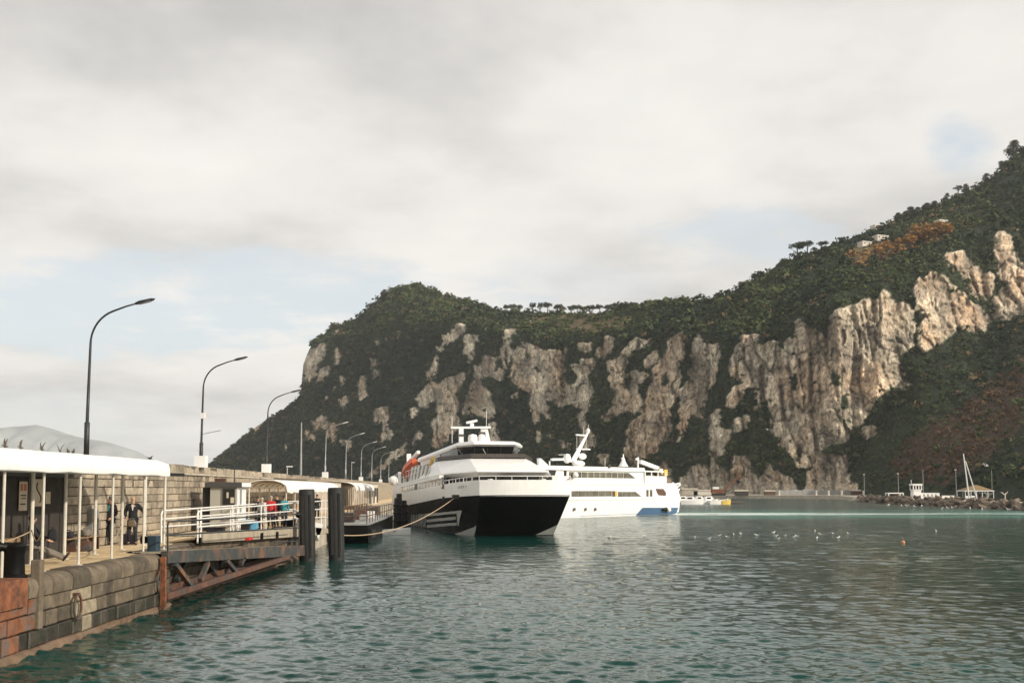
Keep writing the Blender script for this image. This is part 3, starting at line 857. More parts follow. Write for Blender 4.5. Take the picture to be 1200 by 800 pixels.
for k, (h, w, th, tint) in enumerate([(6.8, 3.2, 0.9, (0.045,0.058,0.030)), (6.2, 2.6, 1.3, (0.05,0.062,0.032)), (5.0, 2.6, 1.2, (0.06,0.07,0.035)),
                                       (4.4, 3.2, 1.6, (0.40,0.22,0.07))]):
    TREES.append((trunk_mesh('tree_trunk', h, 0.30, 7, 40 + k),
                  crown_mesh('tree_crown', pine_blobs(h, w, 60 + k, 18, th) if k < 2 else round_blobs(h+.8, w, 60 + k), tint, 80 + k)))
    TREES[-1][0].materials.append(MAT['bark'])
def tree(name, kind, px, py_base, py_top, label, group, deep=0.0, wide=1.0):
    """py_base: where the foot meets the ridge; py_top: top of the crown"""
    g = ground(px, py_base)
    if deep: g = Vector((g.x*(1+deep/g.y), g.y+deep, g.z))
    H = (py_base - py_top)/F*g.y
    h0 = [8.0, 7.8, 6.3, 5.7][kind]
    k = H/h0; wide *= random.uniform(0.85, 1.25)
    t = thing(name, label, 'tree', g, random.uniform(0, 6.28), group)
    for nm, me in (('trunk', TREES[kind][0]), ('crown', TREES[kind][1])):
        inst(nm, me, t, scale=(k*wide, k*wide, k))
    return t
RIDGE = [(594,367,356,0),(600,367,354,1),(608,367,355,1),(624,367,352,1),(633,367,352,1),(641,368,353,0),(652,368,355,0),(660,368,357,0),
         (668,368,356,1),(676,368,356,0),(684,368,357,0),(693,368,356,0),(702,368,355,0),(711,367,355,0),(720,366,354,0),(732,365,353,0),(742,364,352,0),(752,362,352,2),(760,360,352,2)]
for px, yb, yt_, k in RIDGE:
    tree('pine_tree', k, px, yb+1, yt_-1.5, 'umbrella pine in the row along the saddle of the ridge, sky showing between trunks', 'pines along the saddle of the ridge', 12, 0.95)
tree('pine_tree', 0, 934, 304, 286, 'wide flat-topped pine alone on the skyline at the left end of the upper hillside', None, 0, 1.5)
tree('pine_tree', 0, 946, 299, 283, 'tall dark umbrella pine on the skyline beside the lone flat-topped one', None, 0, 1.35)
tree('pine_tree', 0, 962, 294, 284, 'low spreading pine right of the tall umbrella pine on the skyline', None, 0, 1.6)
tree('broadleaf_tree', 2, 1187, 190, 164, 'big dark tree highest on the hillside at the right edge', None, 0, 1.1)
tree('broadleaf_tree', 2, 1174, 202, 188, 'round dark tree just below the highest tree of the hillside', None)
tree('broadleaf_tree', 2, 1155, 215, 203, 'rounded tree on the skyline halfway to the highest tree', None)
tree('pine_tree', 1, 1123, 230, 217, 'small thin-stemmed tree standing out against the sky on the upper hillside', None)
tree('broadleaf_tree', 2, 1131, 226, 215, 'round tree right beside the thin-stemmed one on the skyline', None)
tree('broadleaf_tree', 2, 1109, 238, 226, 'round-headed tree on the skyline left of the thin-stemmed one', None)
for px, yb, yt_ in ((1052,263,249),(1060,259,247),(1086,249,237),(1094,247,235),(1074,254,242),(1068,256,242)):
    tree('broadleaf_tree', 2, px, yb, yt_, 'round dark tree in the skyline clump above the white hillside houses', 'trees in the skyline clump above the houses', 0, 1.2)
for px, yb, yt_ in ((1076,284,268),(1088,284,266),(1100,281,264),(1108,279,266),(1064,290,277),(1052,292,281),(1040,296,284),(1026,301,288)):
    tree('autumn_tree', 3, px, yb, yt_, 'golden brown autumn tree in the band of turning trees across the upper hillside', 'autumn trees across the upper hillside', -4, 1.6)
for px, yb, yt_, lb in ((806,353,347,'bushy tree on the skyline dip, first left of the middle clump'),(817,352,346,'bushy tree on the skyline in the middle of the dip'),
                        (785,355,349,'low bushy tree on the skyline where the pine row ends'),(868,337,330,'small tree on the skyline where the right hill starts to climb'),
                        (884,328,320,'dark tree on the skyline partway up the right hill')):
    tree('broadleaf_tree', 2, px, yb, yt_, lb, None, 0, 1.5)
tree('broadleaf_tree', 2, 449, 349, 339, 'bushy tree on the left shoulder of the headland peak', None, 0, 1.3)
tree('broadleaf_tree', 2, 393, 387, 381, 'small tree on the edge above the pale headland face', None, 0, 1.6)

# ------------------------------------------------------------------ hillside houses
def house(px, py, wpx, hpx, label, dx=0.0):
    g = ground(px, py); k = g.y/F; w = wpx*k; h = hpx*k*0.8
    t = thing('hillside_house', label, 'house', g + Vector((0, -1.5, 0)), R(20))
    MB().box(-w/2, 0, -1.5, w/2, 4.5, h).build('wall', MAT['villa'], t)
    MB().box(-w/2-0.25, -0.25, h, w/2+0.25, 4.75, h+0.22).build('roof', MAT['white'], t)
    nW = max(2, int(w/2.2))
    for i in range(nW):
        x = -w/2 + w*(i+0.5)/nW
        MB().box(x-0.4, -0.06, h*0.32, x+0.4, 0.05, h*0.72).build('window', MAT['glass'], t)
house(1014, 287, 13, 4.5, 'low white house at the left of the two among the golden trees')
house(1033, 280, 16, 5, 'longer white house among the golden trees, right of the low one')
house(1104, 262, 12, 4, 'small pale house above the golden trees')
house(1029, 268, 14, 4, 'cream house half hidden on the skyline above the two white ones')
house(626, 379, 11, 3.5, 'lone white house on the cliff top below the pine row')

# ------------------------------------------------------------------ far mountain across the water
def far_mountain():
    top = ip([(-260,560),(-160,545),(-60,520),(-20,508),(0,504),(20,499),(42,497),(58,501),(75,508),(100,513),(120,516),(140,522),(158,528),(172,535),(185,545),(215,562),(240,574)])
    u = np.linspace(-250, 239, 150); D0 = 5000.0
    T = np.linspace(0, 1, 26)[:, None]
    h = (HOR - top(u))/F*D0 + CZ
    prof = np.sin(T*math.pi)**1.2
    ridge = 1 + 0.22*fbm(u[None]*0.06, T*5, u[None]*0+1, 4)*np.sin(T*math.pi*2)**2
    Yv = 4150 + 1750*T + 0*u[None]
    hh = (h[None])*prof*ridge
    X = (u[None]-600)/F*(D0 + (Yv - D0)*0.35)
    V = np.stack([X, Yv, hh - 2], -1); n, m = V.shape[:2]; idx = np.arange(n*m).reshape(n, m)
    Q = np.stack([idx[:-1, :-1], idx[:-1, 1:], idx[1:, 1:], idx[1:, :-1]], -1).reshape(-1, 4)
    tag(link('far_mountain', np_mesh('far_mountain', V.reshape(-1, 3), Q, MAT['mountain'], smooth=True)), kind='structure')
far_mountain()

# ------------------------------------------------------------------ air
def haze():
    m = bpy.data.materials.new('haze_air'); m.use_nodes = True
    nt = m.node_tree; nt.nodes.clear()
    o = nt.nodes.new('ShaderNodeOutputMaterial'); v = nt.nodes.new('ShaderNodeVolumePrincipled')
    v.inputs['Color'].default_value = (0.92, 0.96, 1.0, 1); v.inputs['Density'].default_value = HAZE
    v.inputs['Anisotropy'].default_value = 0.0
    nt.links.new(v.outputs[0], o.inputs['Volume'])
    b = MB().box(-6100, -5900, -4.5, 6100, 6400, 345).build('haze', m)
    tag(b, kind='stuff')
HAZE = 0.00010
haze()

# ================================================================== THE QUAY
QZ = 1.82                                   # quay level above the water
EX = -11.5                                  # face of the near quay
YE = 34.7                                   # where the near quay ends
def wallx(Y): return -15.25 - 0.0585*(Y - 37.7)
def edgex(Y): return -12.35 if Y < 58 else -12.35 - 0.0585*(Y - 58)
WT = QZ + 3.25                              # top of the big wall

def quay_body():
    b = MB()
    def slab(poly, z0, z1):
        b.prism([(x, y, z0) for x, y in poly], (0, 0, z1 - z0))
    slab([(wallx(14)-1, 14), (EX-0.32, 14), (EX-0.32, YE), (wallx(YE)-1, YE)], -3, QZ-0.07)
    ys = [YE+0.0, 58, 90, 130, 180, 235]
    slab([(wallx(y)-1, y) for y in ys][::-1] + [(edgex(y)-0.32, y) for y in ys], -3, QZ-0.07)
    o = b.build('quay', MAT['quay_core']); tag(o, kind='structure')
    # paving slabs
    g = random.Random(4); n = 0
    me_cache = {}
    y = 19.0; rows = []
    while y < 62:
        x1 = (EX-0.62) if y + 1.25 < YE else edgex(y) - 0.6
        x0 = wallx(y) + 0.0
        k = 3
        for i in range(k):
            a = x0 + (x1-x0)*i/k; c = x0 + (x1-x0)*(i+1)/k
            dz = g.uniform(-0.008, 0.008)
            MB().box(a+0.008, y+0.008, QZ-0.12, c-0.008, y+1.24, QZ+dz).build('paving_slab', MAT['floor'], o)
        y += 1.25
    f = MB().prism([(wallx(y), y, QZ-0.1)] + [(edgex(v)-0.6, v, QZ-0.1) for v in (y, 90, 130, 180, 235)] + [(wallx(v), v, QZ-0.1) for v in (235, 180, 130, 90)], (0,0,0.1))
    f.build('paving', MAT['floor'], o)
    return o
quay = quay_body()

def chamfer_block(y0, y1, z0, z1, x, depth, g, r=0.03, round_top=0.0):
    """block whose face looks along +X; slightly irregular"""
    j = lambda s: g.uniform(-s, s)
    b = MB()
    fx = x + j(0.03)
    back = [(x-depth, y0, z0), (x-depth, y1, z0), (x-depth, y1, z1), (x-depth, y0, z1)]
    mid = [(fx-r, y0+j(.008), z0+j(.006)), (fx-r, y1+j(.008), z0+j(.006)), (fx-r, y1+j(.008), z1+j(.006)), (fx-r, y0+j(.008), z1+j(.006))]
    fr = [(fx+j(.012), y0+r, z0+r), (fx+j(.012), y1-r, z0+r), (fx+j(.012), y1-r, z1-r), (fx+j(.012), y0+r, z1-r)]
    b.loft([back, mid, fr])
    return b
def coping_block(y0, y1, x, g, z0=QZ-0.5, w=0.62):
    ring = []
    j = g.uniform(-0.015, 0.015); rr = 0.26
    prof = [(x-w, z0), (x-w, QZ+0.005+j)] + [(x-rr+rr*math.sin(t)+0.02, QZ-rr+rr*math.cos(t)+j) for t in np.linspace(0, math.pi/2, 5)] + [(x+j, z0)]
    b = MB()
    b.loft([[(px, y0+0.012, pz) for px, pz in prof], [(px, y0+0.03, pz+0.012) for px, pz in prof], [(px, y1-0.03, pz+0.012) for px, pz in prof], [(px, y1-0.012, pz) for px, pz in prof]])
    return b
def near_quay_face():
    g = random.Random(9)
    # coping stones
    y = 17.0
    while y < YE - 0.2:
        w = g.choice((1.0, 1.15, 1.3)); y1 = min(y + w, YE)
        if YE - y1 < 0.5: y1 = YE
        coping_block(y, y1, EX + 0.03, g).build('coping_stone', MAT['quay_stone'], quay, smooth=True)
        y = y1
    zc = [QZ-0.5, QZ-0.88, QZ-1.27, 0.14]
    for k in range(3):
        z1, z0 = zc[k], zc[k+1]
        y = 16.6 + k*0.37
        while y < YE - 0.05:
            w = g.uniform(0.45, 1.0); y1 = min(y + w, YE)
            if YE - y1 < 0.4: y1 = YE
            m = 'quay_stone'
            yc = (y+y1)/2
            if k == 2: m = 'quay_wet'
            if k < 2 and 27.0 < yc < 28.5: m = 'quay_pale'
            if k == 2 and 27.6 < yc < 28.3: m = 'quay_pale'
            if yc < 24.9 and not (k == 2 and g.random() < .7): m = 'quay_rusty'
            chamfer_block(y+0.022, y1-0.022, z0+0.014, z1-0.014, EX + 0.012*k, 0.4, g, 0.035).build('quay_block', MAT[m], quay)
            y = y1
    # worn ledge at the waterline
    y = 16.0
    while y < YE:
        y1 = min(y + g.uniform(1.6, 2.8), YE); j = g.uniform(-0.05, 0.05)
        prof = [(EX-0.4, -1.6), (EX+0.09+j, -1.6), (EX+0.09+j, -0.04), (EX+0.07+j, 0.06+j*.3), (EX+0.03, 0.13), (EX-0.4, 0.225)]
        MB().loft([[(a, y+0.01, c) for a, c in prof], [(a+g.uniform(-.03,.03), (y+y1)/2, c+g.uniform(-.015,.015)) for a, c in prof], [(a, y1-0.01, c) for a, c in prof]]).build('ledge_stone', MAT['ledge'], quay)
        y = y1
    # end face of the near block
    z = 0.22
    for k, z1 in enumerate((0.57, 0.94, 1.32)):
        x = EX - 0.02
        while x > -12.5:
            x0 = x - g.uniform(0.5, 0.8)
            MB().box(x0+0.01, YE-0.3, z+0.01, x-0.01, YE+0.03+g.uniform(0,.02), z1-0.01).build('quay_block', MAT['quay_stone'], quay)
            x = x0
        z = z1
    # inner quay, behind the ramp
    zc = [QZ-0.42, QZ-0.85, QZ-1.3, 0.25]
    for k in range(3):
        y = YE + 0.05
        while y < 62:
            y1 = y + g.uniform(0.9, 1.6)
            chamfer_block(y+0.012, y1-0.012, zc[k+1]+0.012, zc[k]-0.012, edgex(y), 0.4, g).build('quay_block', MAT['quay_stone'], quay)
            y = y1
    y = YE + 0.02
    while y < 62:
        y1 = y + 1.5
        coping_block(y, y1, edgex(y) + 0.03, g, QZ-0.42).build('coping_stone', MAT['quay_stone'], quay, smooth=True)
        y = y1
    b = MB()
    for a, c in ((YE, 48), (48, 62)):
        prof = [(edgex(a)-0.4, -1.6), (edgex(a)+0.4, -1.6), (edgex(a)+0.36, 0.05), (edgex(a)+0.05, 0.22), (edgex(a)-0.4, 0.24)]
        b = MB().loft([[(p, a+0.03, q) for p, q in prof], [(p, c-0.02, q) for p, q in prof]]); b.build('ledge_stone', MAT['ledge'], quay)
    # farther quay face in one piece
    b = MB(); ys = [62, 90, 130, 180, 235]
    b.loft([[(edgex(y)-0.7, y, -2), (edgex(y)+0.02, y, -2), (edgex(y), y, QZ), (edgex(y)-0.7, y, QZ)] for y in ys])
    b.build('quay_face', MAT['concrete'], quay)
near_quay_face()

def big_wall():
    w = thing('stone_wall', 'long tall wall of squared tan stone blocks along the back of the quay', 'wall', (0, 0, 0))
    ys = [14, 40, 62, 90, 130, 180, 236]
    core = MB()
    core.loft([[(wallx(y)-0.55, y, 0), (wallx(y)-0.04, y, 0), (wallx(y)-0.04, y, WT-0.02), (wallx(y)-0.55, y, WT-0.02)] for y in ys])
    core.build('wall_core', MAT['mortar'], w)
    g = random.Random(31)
    stones = []
    rows = [QZ + 0.31*i for i in range(0, 10)]
    for k in range(9):
        z0, z1 = rows[k], rows[k+1] - 0.0
        y = 17 + (k % 2)*0.33
        while y < 84:
            d = g.uniform(0.5, 0.95); y1 = y + d
            stones.append((y, y1, z0, z1)); y = y1
    stones.sort(key=lambda s: (not (31 < s[0] < 62), s[0]))
    def block(b, s):
        y0, y1, z0, z1 = s
        x = wallx((y0+y1)/2)
        bb = chamfer_block(y0+0.022, y1-0.022, z0+0.013, z1-0.013, x+g.uniform(-.015,.015), 0.2, g, 0.02)
        b.add(bb.v, bb.f)
    for s in stones[:300]:
        b = MB(); block(b, s); b.build('wall_block', MAT['wall_stone'], w)
    b = MB()
    for s in stones[300:]: block(b, s)
    tag(b.build('wall_blocks', MAT['wall_stone'], w), kind='stuff')
    b = MB()
    b.loft([[(wallx(y)-0.2, y, QZ), (wallx(y)+0.0, y, QZ), (wallx(y)+0.0, y, QZ+2.8), (wallx(y)-0.2, y, QZ+2.8)] for y in (84, 110, 150, 236)])
    b.build('far_wall_face', MAT['wall_stone'], w)
    # ledge course and rough parapet
    b = MB(); zl = QZ + 2.79
    b.loft([[(wallx(y)-0.3, y, zl), (wallx(y)+0.09, y, zl), (wallx(y)+0.09, y, zl+0.10), (wallx(y)-0.3, y, zl+0.13)] for y in (14, 40, 62, 74.5)])
    b.build('ledge_course', MAT['concrete'], w)
    y = 16.0
    while y < 120:
        y1 = y + g.uniform(0.9, 1.7) * (1 if y < 70 else 2.5)
        h = WT + g.uniform(-0.02, 0.02)
        xa, xc = wallx(y) + g.uniform(-.012, .012), wallx(y1) + g.uniform(-.012, .012); h2 = h + g.uniform(-.02, .02)
        MB().loft([[(xa-0.58, y+.008, zl+.12), (xa-0.02, y+.008, zl+.12), (xa-0.04, y+.012, h), (xa-0.5, y+.012, h)],
                   [(xc-0.58, y1-.008, zl+.12), (xc-0.02, y1-.008, zl+.12), (xc-0.04, y1-.012, h2), (xc-0.5, y1-.012, h2)]]).build('parapet_stone', MAT['wall_stone'], w)
        y = y1
    b = MB()
    b.loft([[(wallx(y)-0.6, y, zl), (wallx(y)+0.03, y, zl), (wallx(y)+0.03, y, WT), (wallx(y)-0.6, y, WT)] for y in (120, 150, 236)])
    b.build('far_parapet', MAT['wall_stone'], w)
big_wall()

# ------------------------------------------------------------------ canopy 1
def canopy(label, y0, y1, xo, zo, posts, rear, slats, group=None, prof=None, floor=QZ, wave=0.014, dxy=-0.0):
    t = thing('canopy', label, 'canopy', (0, 0, 0), group=group)
    g = random.Random(int(y0*10))
    n = max(8, int((y1-y0)/0.6))
    rings = []
    for i in range(n+1):
        y = y0 + (y1-y0)*i/n
        sx = dxy*(y - y0)
        wv = wave*(math.sin(y*2.1) + 0.6*math.sin(y*3.7+1)) - wave
        r = []
        for k, (px_, pz_) in enumerate(prof):
            r.append((px_+sx, y, pz_ + (wv if k == 0 else 0)))
        r += [(px_ + sx - 0.02, y, pz_ - 0.035 + (wv if k == 0 else 0)) for k, (px_, pz_) in reversed(list(enumerate(prof)))]
        rings.append(r)
    MB().loft(rings).build('roof_membrane', MAT['membrane'], t, smooth=True)
    b = MB(); b.bar((xo, y0, zo-0.05), (xo+dxy*(y1-y0), y1, zo-0.05), 0.07, 0.09); b.build('edge_beam', MAT['post'], t)
    nsm = max(3, int((y1-y0)/2.9))
    for k in range(1, nsm):
        y = y0 + (y1-y0)*k/nsm; sx = dxy*(y - y0)
        MB().tube([(a+sx+.004, y, c-.004) for a, c in prof], 0.014, 5).build('seam', MAT['white_metal'], t)
    for k in range(slats):
        y = y0 + 0.2 + (y1-y0-0.4)*k/(slats-1); sx = dxy*(y - y0)
        MB().tube([(a+sx-(.16 if i_ == 0 else .06), y, c-0.09) for i_, (a, c) in enumerate(prof[2:])], 0.025, 5).build('rafter', MAT['wood'], t)
    for (x, y) in posts:
        p = MB().tube([(x, y, floor), (x+0.0, y, zo-0.02)], 0.038, 8).build('post', MAT['post'], t)
        MB().box(x-0.08, y-0.08, floor+0.005, x+0.08, y+0.08, floor+0.025).build('base_plate', MAT['post'], p)
    for (x, y) in rear:
        p = MB().tube([(x, y, floor), (x, y, zo+0.05)], 0.055, 8).build('post', MAT['post'], t)
        MB().box(x-0.11, y-0.11, floor+0.005, x+0.11, y+0.11, floor+0.03).build('base_plate', MAT['post'], p)
        MB().bar((x-0.8, y, zo+0.08), (x+0.75, y, zo+0.04), 0.08, 0.13).build('roof_bracket', MAT['dark_steel'], t)
    return t
fp = [onz(a, b, QZ) for a, b in ((2, 678), (46.5,669.5),(91.5,662),(128.5,655),(160,648),(188,644))]
fp = [(min(p.x, -11.86)*0.3 - 12.05*0.7, p.y) for p in fp] + [(-12.05, 21.5)]
rp = [onz(a, b, QZ) for a, b in ((36,662),(75,655),(110.5,650),(142,644),(169,640),(192,636))]
rp = [(p.x, p.y) for p in rp]
P1 = [(-11.84, 4.42), (-11.85, 4.62), (-11.90, 4.78), (-12.3, 4.92), (-13.1, 4.98), (-13.8, 4.92), (-14.7, 4.74)]
canopy('long white membrane canopy over the near quay at left, held on thin pale posts', 17.0, 35.5, -12.02, 4.44, fp, rp, 34, prof=P1)

# kiosk, posters, bench under it
def kiosk():
    t = thing('kiosk', 'dark timber kiosk against the wall under the near canopy, posters on its front', 'kiosk', (0, 0, 0))
    MB().box(wallx(26)-0.25, 20, QZ, -14.15, 32.6, 4.3).build('wall', MAT['kiosk'], t)
    MB().box(wallx(26)-0.25, 19.9, 4.3, -14.0, 32.75, 4.42).build('roof', MAT['booth_dark'], t)
    for y in (24.2, 26.6, 29.95, 32.3):
        MB().box(-14.16, y, QZ+0.02, -14.11, y+0.09, 4.28).build('batten', MAT['booth_dark'], t)
    b = MB().box(-14.16, 22, QZ+0.62, -13.95, 29.2, QZ+0.74); b.build('counter', MAT['wood'], t)
kiosk()
def poster(label, px0, px1, py0, py1, marks, X=-14.11):
    a = onx(px0, py0, X); c = onx(px1, py1, X)
    y0, y1 = sorted((a.y, c.y)); z1 = (onx((px0+px1)/2, py0, X)).z; z0 = onx((px0+px1)/2, py1, X).z
    t = thing('poster', label, 'poster', (X, (y0+y1)/2, (z0+z1)/2))
    w, h = (y1-y0), (z1-z0)
    MB().box(0.0, -w/2, -h/2, 0.015, w/2, h/2).build('sheet', MAT['paper'], t)
    for (u0, v0, u1, v1, m) in marks:
        MB().box(0.015, -w/2+u0*w, -h/2+v0*h, 0.019, -w/2+u1*w, -h/2+v1*h).build('print', MAT[m], t)
    return t, w, h
poster('narrow poster with red picture panels on the kiosk, leftmost of the three', 22.5, 31, 564, 598,
       [(0.12,0.68,0.42,0.92,'print_red'),(0.52,0.68,0.88,0.92,'print_red'),(0.15,0.50,0.85,0.55,'print_dark'),(0.2,0.40,0.8,0.44,'print_dark'),(0.15,0.2,0.8,0.25,'print_dark')])
pt, pw, ph = poster('tall poster with one curling dark line like an S, middle one on the kiosk', 40.5, 48.5, 561, 593, [])
MB().tube([(0.022, pw*(0.30*math.sin(v*2.6)*-1), ph*0.36*v) for v in np.linspace(-1, 1, 14)], 0.025, 5).build('print', MAT['print_dark'], pt)
poster('small blank pale notice right of the S poster on the kiosk', 53.5, 58.5, 576, 590, [])

def bench():
    t = thing('bench', 'low timber bench against the wall under the canopy, dark bags lying on it', 'bench', (0, 0, 0))
    x = wallx(35)+0.12
    for k in range(3): MB().box(x+0.14*k, 32.4, QZ+0.44, x+0.14*k+0.12, 36.6, QZ+0.48).build('slat', MAT['wood'], t)
    for y in (32.6, 34.5, 36.4): MB().box(x+0.02, y-0.04, QZ, x+0.36, y+0.04, QZ+0.44).build('leg', MAT['rust'], t)
bench()
def bag(x, y, z, w, d, h, mat, label, nm='bag', cat='bag', rz=0.2):
    t = thing(nm, label, cat, (x, y, z), rz)
    MB().loft([[(-w/2,-d/2,0),(w/2,-d/2,0),(w/2,d/2,0),(-w/2,d/2,0)], [(-w*.55,-d*.55,h*.45),(w*.55,-d*.55,h*.45),(w*.55,d*.55,h*.45),(-w*.55,d*.55,h*.45)],
               [(-w*.42,-d*.4,h),(w*.42,-d*.4,h),(w*.42,d*.4,h),(-w*.42,d*.4,h)]]).build('body', MAT[mat], t, smooth=True, bevel=0.05)
    MB().tube([(-w*.25, 0, h*.95), (-w*.2, 0, h*1.2), (w*.2, 0, h*1.2), (w*.25, 0, h*.95)], 0.018, 6).build('handle', MAT[mat], t, smooth=True)
xb = wallx(35)+0.33
bag(xb, 33.2, QZ+0.48, 0.32, 0.55, 0.26, 'navy', 'black holdall on the bench, nearest the seated man')
bag(xb, 34.2, QZ+0.48, 0.3, 0.5, 0.22, 'navy', 'flat dark bag in the middle of the bench')
bag(xb, 35.6, QZ+0.48, 0.3, 0.6, 0.24, 'khaki', 'grey-brown bag at the far end of the bench')
bag(xb+0.28, 35.0, QZ, 0.4, 0.5, 0.34, 'rust', 'rust brown box-shaped bag on the floor in front of the bench')
def wall_cabinet():
    c = onx(107, 613, wallx(38)+0.12); t = thing('wall_cabinet', 'grey-green metal cabinet fixed to the stone wall behind the walkers', 'cabinet', (wallx(c.y)+0.0, c.y, QZ+0.4))
    MB().box(0, -0.28, 0, 0.22, 0.28, 1.0).build('body', MAT['galv'], t, bevel=0.01)
    MB().box(0.222, -0.24, 0.04, 0.235, 0.24, 0.66).build('door', MAT['booth_dark'], t)
    MB().box(0.222, -0.24, 0.7, 0.235, 0.24, 0.96).build('vent', MAT['galv'], t)
wall_cabinet()
# drooping barrier chains between posts
def chain(a, c, sag, label):
    a = Vector(a); c = Vector(c)
    pts = [a.lerp(c, t) - Vector((0, 0, sag*4*t*(1-t))) for t in np.linspace(0, 1, 14)]
    o = MB().tube(pts, 0.016, 5).build('barrier_rope', MAT['rope'], smooth=True); tag(o, label, 'rope', 'slack ropes strung between the canopy posts')
chain((rp[0][0], rp[0][1], QZ+1.0), (fp[1][0], fp[1][1], QZ+1.15), 0.35, 'slack rope between posts in front of the seated man')
chain((rp[0][0], rp[0][1], QZ+0.95), (-13.5, 22.5, QZ+0.95), 0.32, 'slack rope hanging from the post left of the seated man')
chain((rp[3][0], rp[3][1], QZ+0.9), (fp[3][0], fp[3][1], QZ+0.6), 0.15, 'slack rope between posts in front of the walkers')

# ------------------------------------------------------------------ bollards, rusty plate, rings
def black_bollard():
    p = onz(17, 684, QZ)
    t = thing('bollard', 'big black mooring bollard with a drooping horn at the quay edge, bottom left', 'bollard', (-11.88, 24.6, QZ), 0)
    b = MB(); b.lathe([(0.30, 0), (0.30, 0.06), (0.24, 0.1), (0.22, 0.55), (0.26, 0.66), (0.28, 0.76), (0.2, 0.82), (0.02, 0.83)], 18)
    b.build('post', MAT['black'], t, smooth=True)
    MB().tube([(0.0, 0, 0.70), (-0.25, -0.30, 0.76), (-0.42, -0.48, 0.68), (-0.5, -0.56, 0.58)], [0.14, 0.13, 0.14, 0.06], 10).build('horn', MAT['black'], t, smooth=True)
black_bollard()
def edge_pier():
    y = 25.1
    t = thing('stone_pier', 'grey upright stone post at the quay edge beside the black bollard', 'post', (EX-0.12, y, -0.2))
    MB().box(-0.05, -0.13, 0.75, 0.20, 0.10, 2.42).build('shaft', MAT['quay_stone'], t, bevel=0.03)
edge_pier()
def rusty_plate():
    t = thing('fender_plate', 'orange rusty steel plate over the edge of the quay, bottom left corner', 'steel plate', (EX, 22.2, QZ))
    MB().box(-0.5, -3.5, -0.02, 0.10, 2.1, 0.03).build('top_plate', MAT['rust_bright'], t)
    MB().box(0.062, -3.5, -0.62, 0.10, 2.1, -0.022).build('face_plate', MAT['rust_bright'], t)
rusty_plate()
def ring(y, z, label, r=0.22):
    t = thing('mooring_ring', label, 'ring', (EX+0.10, y, z))
    b = MB(); pts = [(0.0, r*math.sin(a)*0.8, r*math.cos(a)*1.2) for a in np.linspace(0, 2*math.pi, 22)]
    b.tube(pts, 0.035, 6, cap=False).build('ring', MAT['rust'], t, smooth=True)
    MB().box(-0.12, -0.05, r*1.1, 0.04, 0.05, r*1.35).build('staple', MAT['rust'], t)
q = onx(91, 718, EX+0.1); ring(q.y, 0.85, 'large rusted iron ring hanging on the quay face by the pale patched stones', 0.27)
q = onx(187, 690, EX+0.1); ring(q.y, 0.95, 'rusted iron ring hanging on the quay face at the corner by the steel ramp', 0.27)
def blue_bollard():
    p = onz(206, 644, QZ)
    t = thing('bollard', 'dark blue steel bollard with a black knob at the quay corner by the ramp', 'bollard', (EX-0.45, YE-0.35, QZ))
    MB().box(-0.16, -0.2, 0, 0.16, 0.2, 0.56).build('post', MAT['blue_steel'], t, bevel=0.03)
    MB().tube([(-0.1, 0, 0.42), (-0.42, 0.0, 0.42)], [0.1, 0.14], 10).build('knob', MAT['black'], t, smooth=True)
blue_bollard()

# ------------------------------------------------------------------ steel ramp (lower)
def linkspan():
    XF = -11.2; XB = -12.2
    t = thing('loading_ramp', 'rust streaked grey steel truss ramp sloping from the quay corner to the black piles', 'ramp', (0, 0, 0))
    def P(px, py): return onx(px, py, XF)
    tl, tr = P(197, 645.5), P(357, 638.5); bl, br = P(197, 659.5), P(357, 650.5)
    b = MB(); b.prism([tl, tr, br, bl], (-0.22, 0, 0)); b.build('edge_beam', MAT['linkspan'], t)
    MB().prism([tl + Vector((-.9,0,-.04)), tr + Vector((-.9,0,-.04)), br + Vector((-.9,0,0.1)), bl + Vector((-.9,0,.1))], (-0.2, 0, 0)).build('inner_beam', MAT['linkspan'], t)
    n = 14
    for k in range(n):
        a = tl.lerp(tr, k/n); c = tl.lerp(tr, (k+1)/n)
        a = a + Vector((-0.22, 0.02, -0.02)); c = c + Vector((-0.22, -0.02, -0.02))
        MB().prism([a, c, c + Vector((-0.95,0,0)), a + Vector((-0.95,0,0))], (0, 0, -0.06)).build('deck_plate', MAT['deck'], t)
    lo0, lo1 = P(197, 698.5), P(340, 652)
    for dx in (0.0, -0.85):
        d = Vector((dx-0.08, 0, 0))
        MB().bar(lo0 + d, lo1 + d, 0.18, 0.20).build('bottom_chord', MAT['rust'], t)
        for (x0, y0, x1, y1) in ((207, 660, 226, 685), (246, 659, 237, 680), (267, 656, 279, 670), (288, 653, 284, 661)):
            MB().bar(P(x0, y0) + d, P(x1, y1) + d, 0.16, 0.16).build('diagonal', MAT['linkspan'], t)
    MB().bar(P(196.5, 652) + Vector((-.1, -.12, 0)), P(196.5, 712) + Vector((-.1, -.12, 0)), 0.13, 0.16).build('hinge_column', MAT['rust_bright'], t)
    # dark rail on the edge
    def tube(pts, nm='rail'): MB().tube(pts, 0.032, 7).build(nm, MAT['dark_steel'], t, smooth=True)
    X2 = XF - 0.08
    def Q(px, py): return onx(px, py, X2)
    tube([Q(196.5, 646), Q(196.5, 615), Q(197.3, 611.8), Q(199, 611), Q(351, 602)])
    tube([Q(197, 626.5), Q(351, 618)])
    tube([Q(322, 635.3), Q(351, 633.5)])
    for px, y0, y1 in ((350.5, 600, 640),): tube([Q(px, y0), Q(px, y1)], 'rail_post')
    MB().sphere(Q(349.5, 603), 0.16, 8, 6).build('lamp_housing', MAT['black'], t, smooth=True)
linkspan()

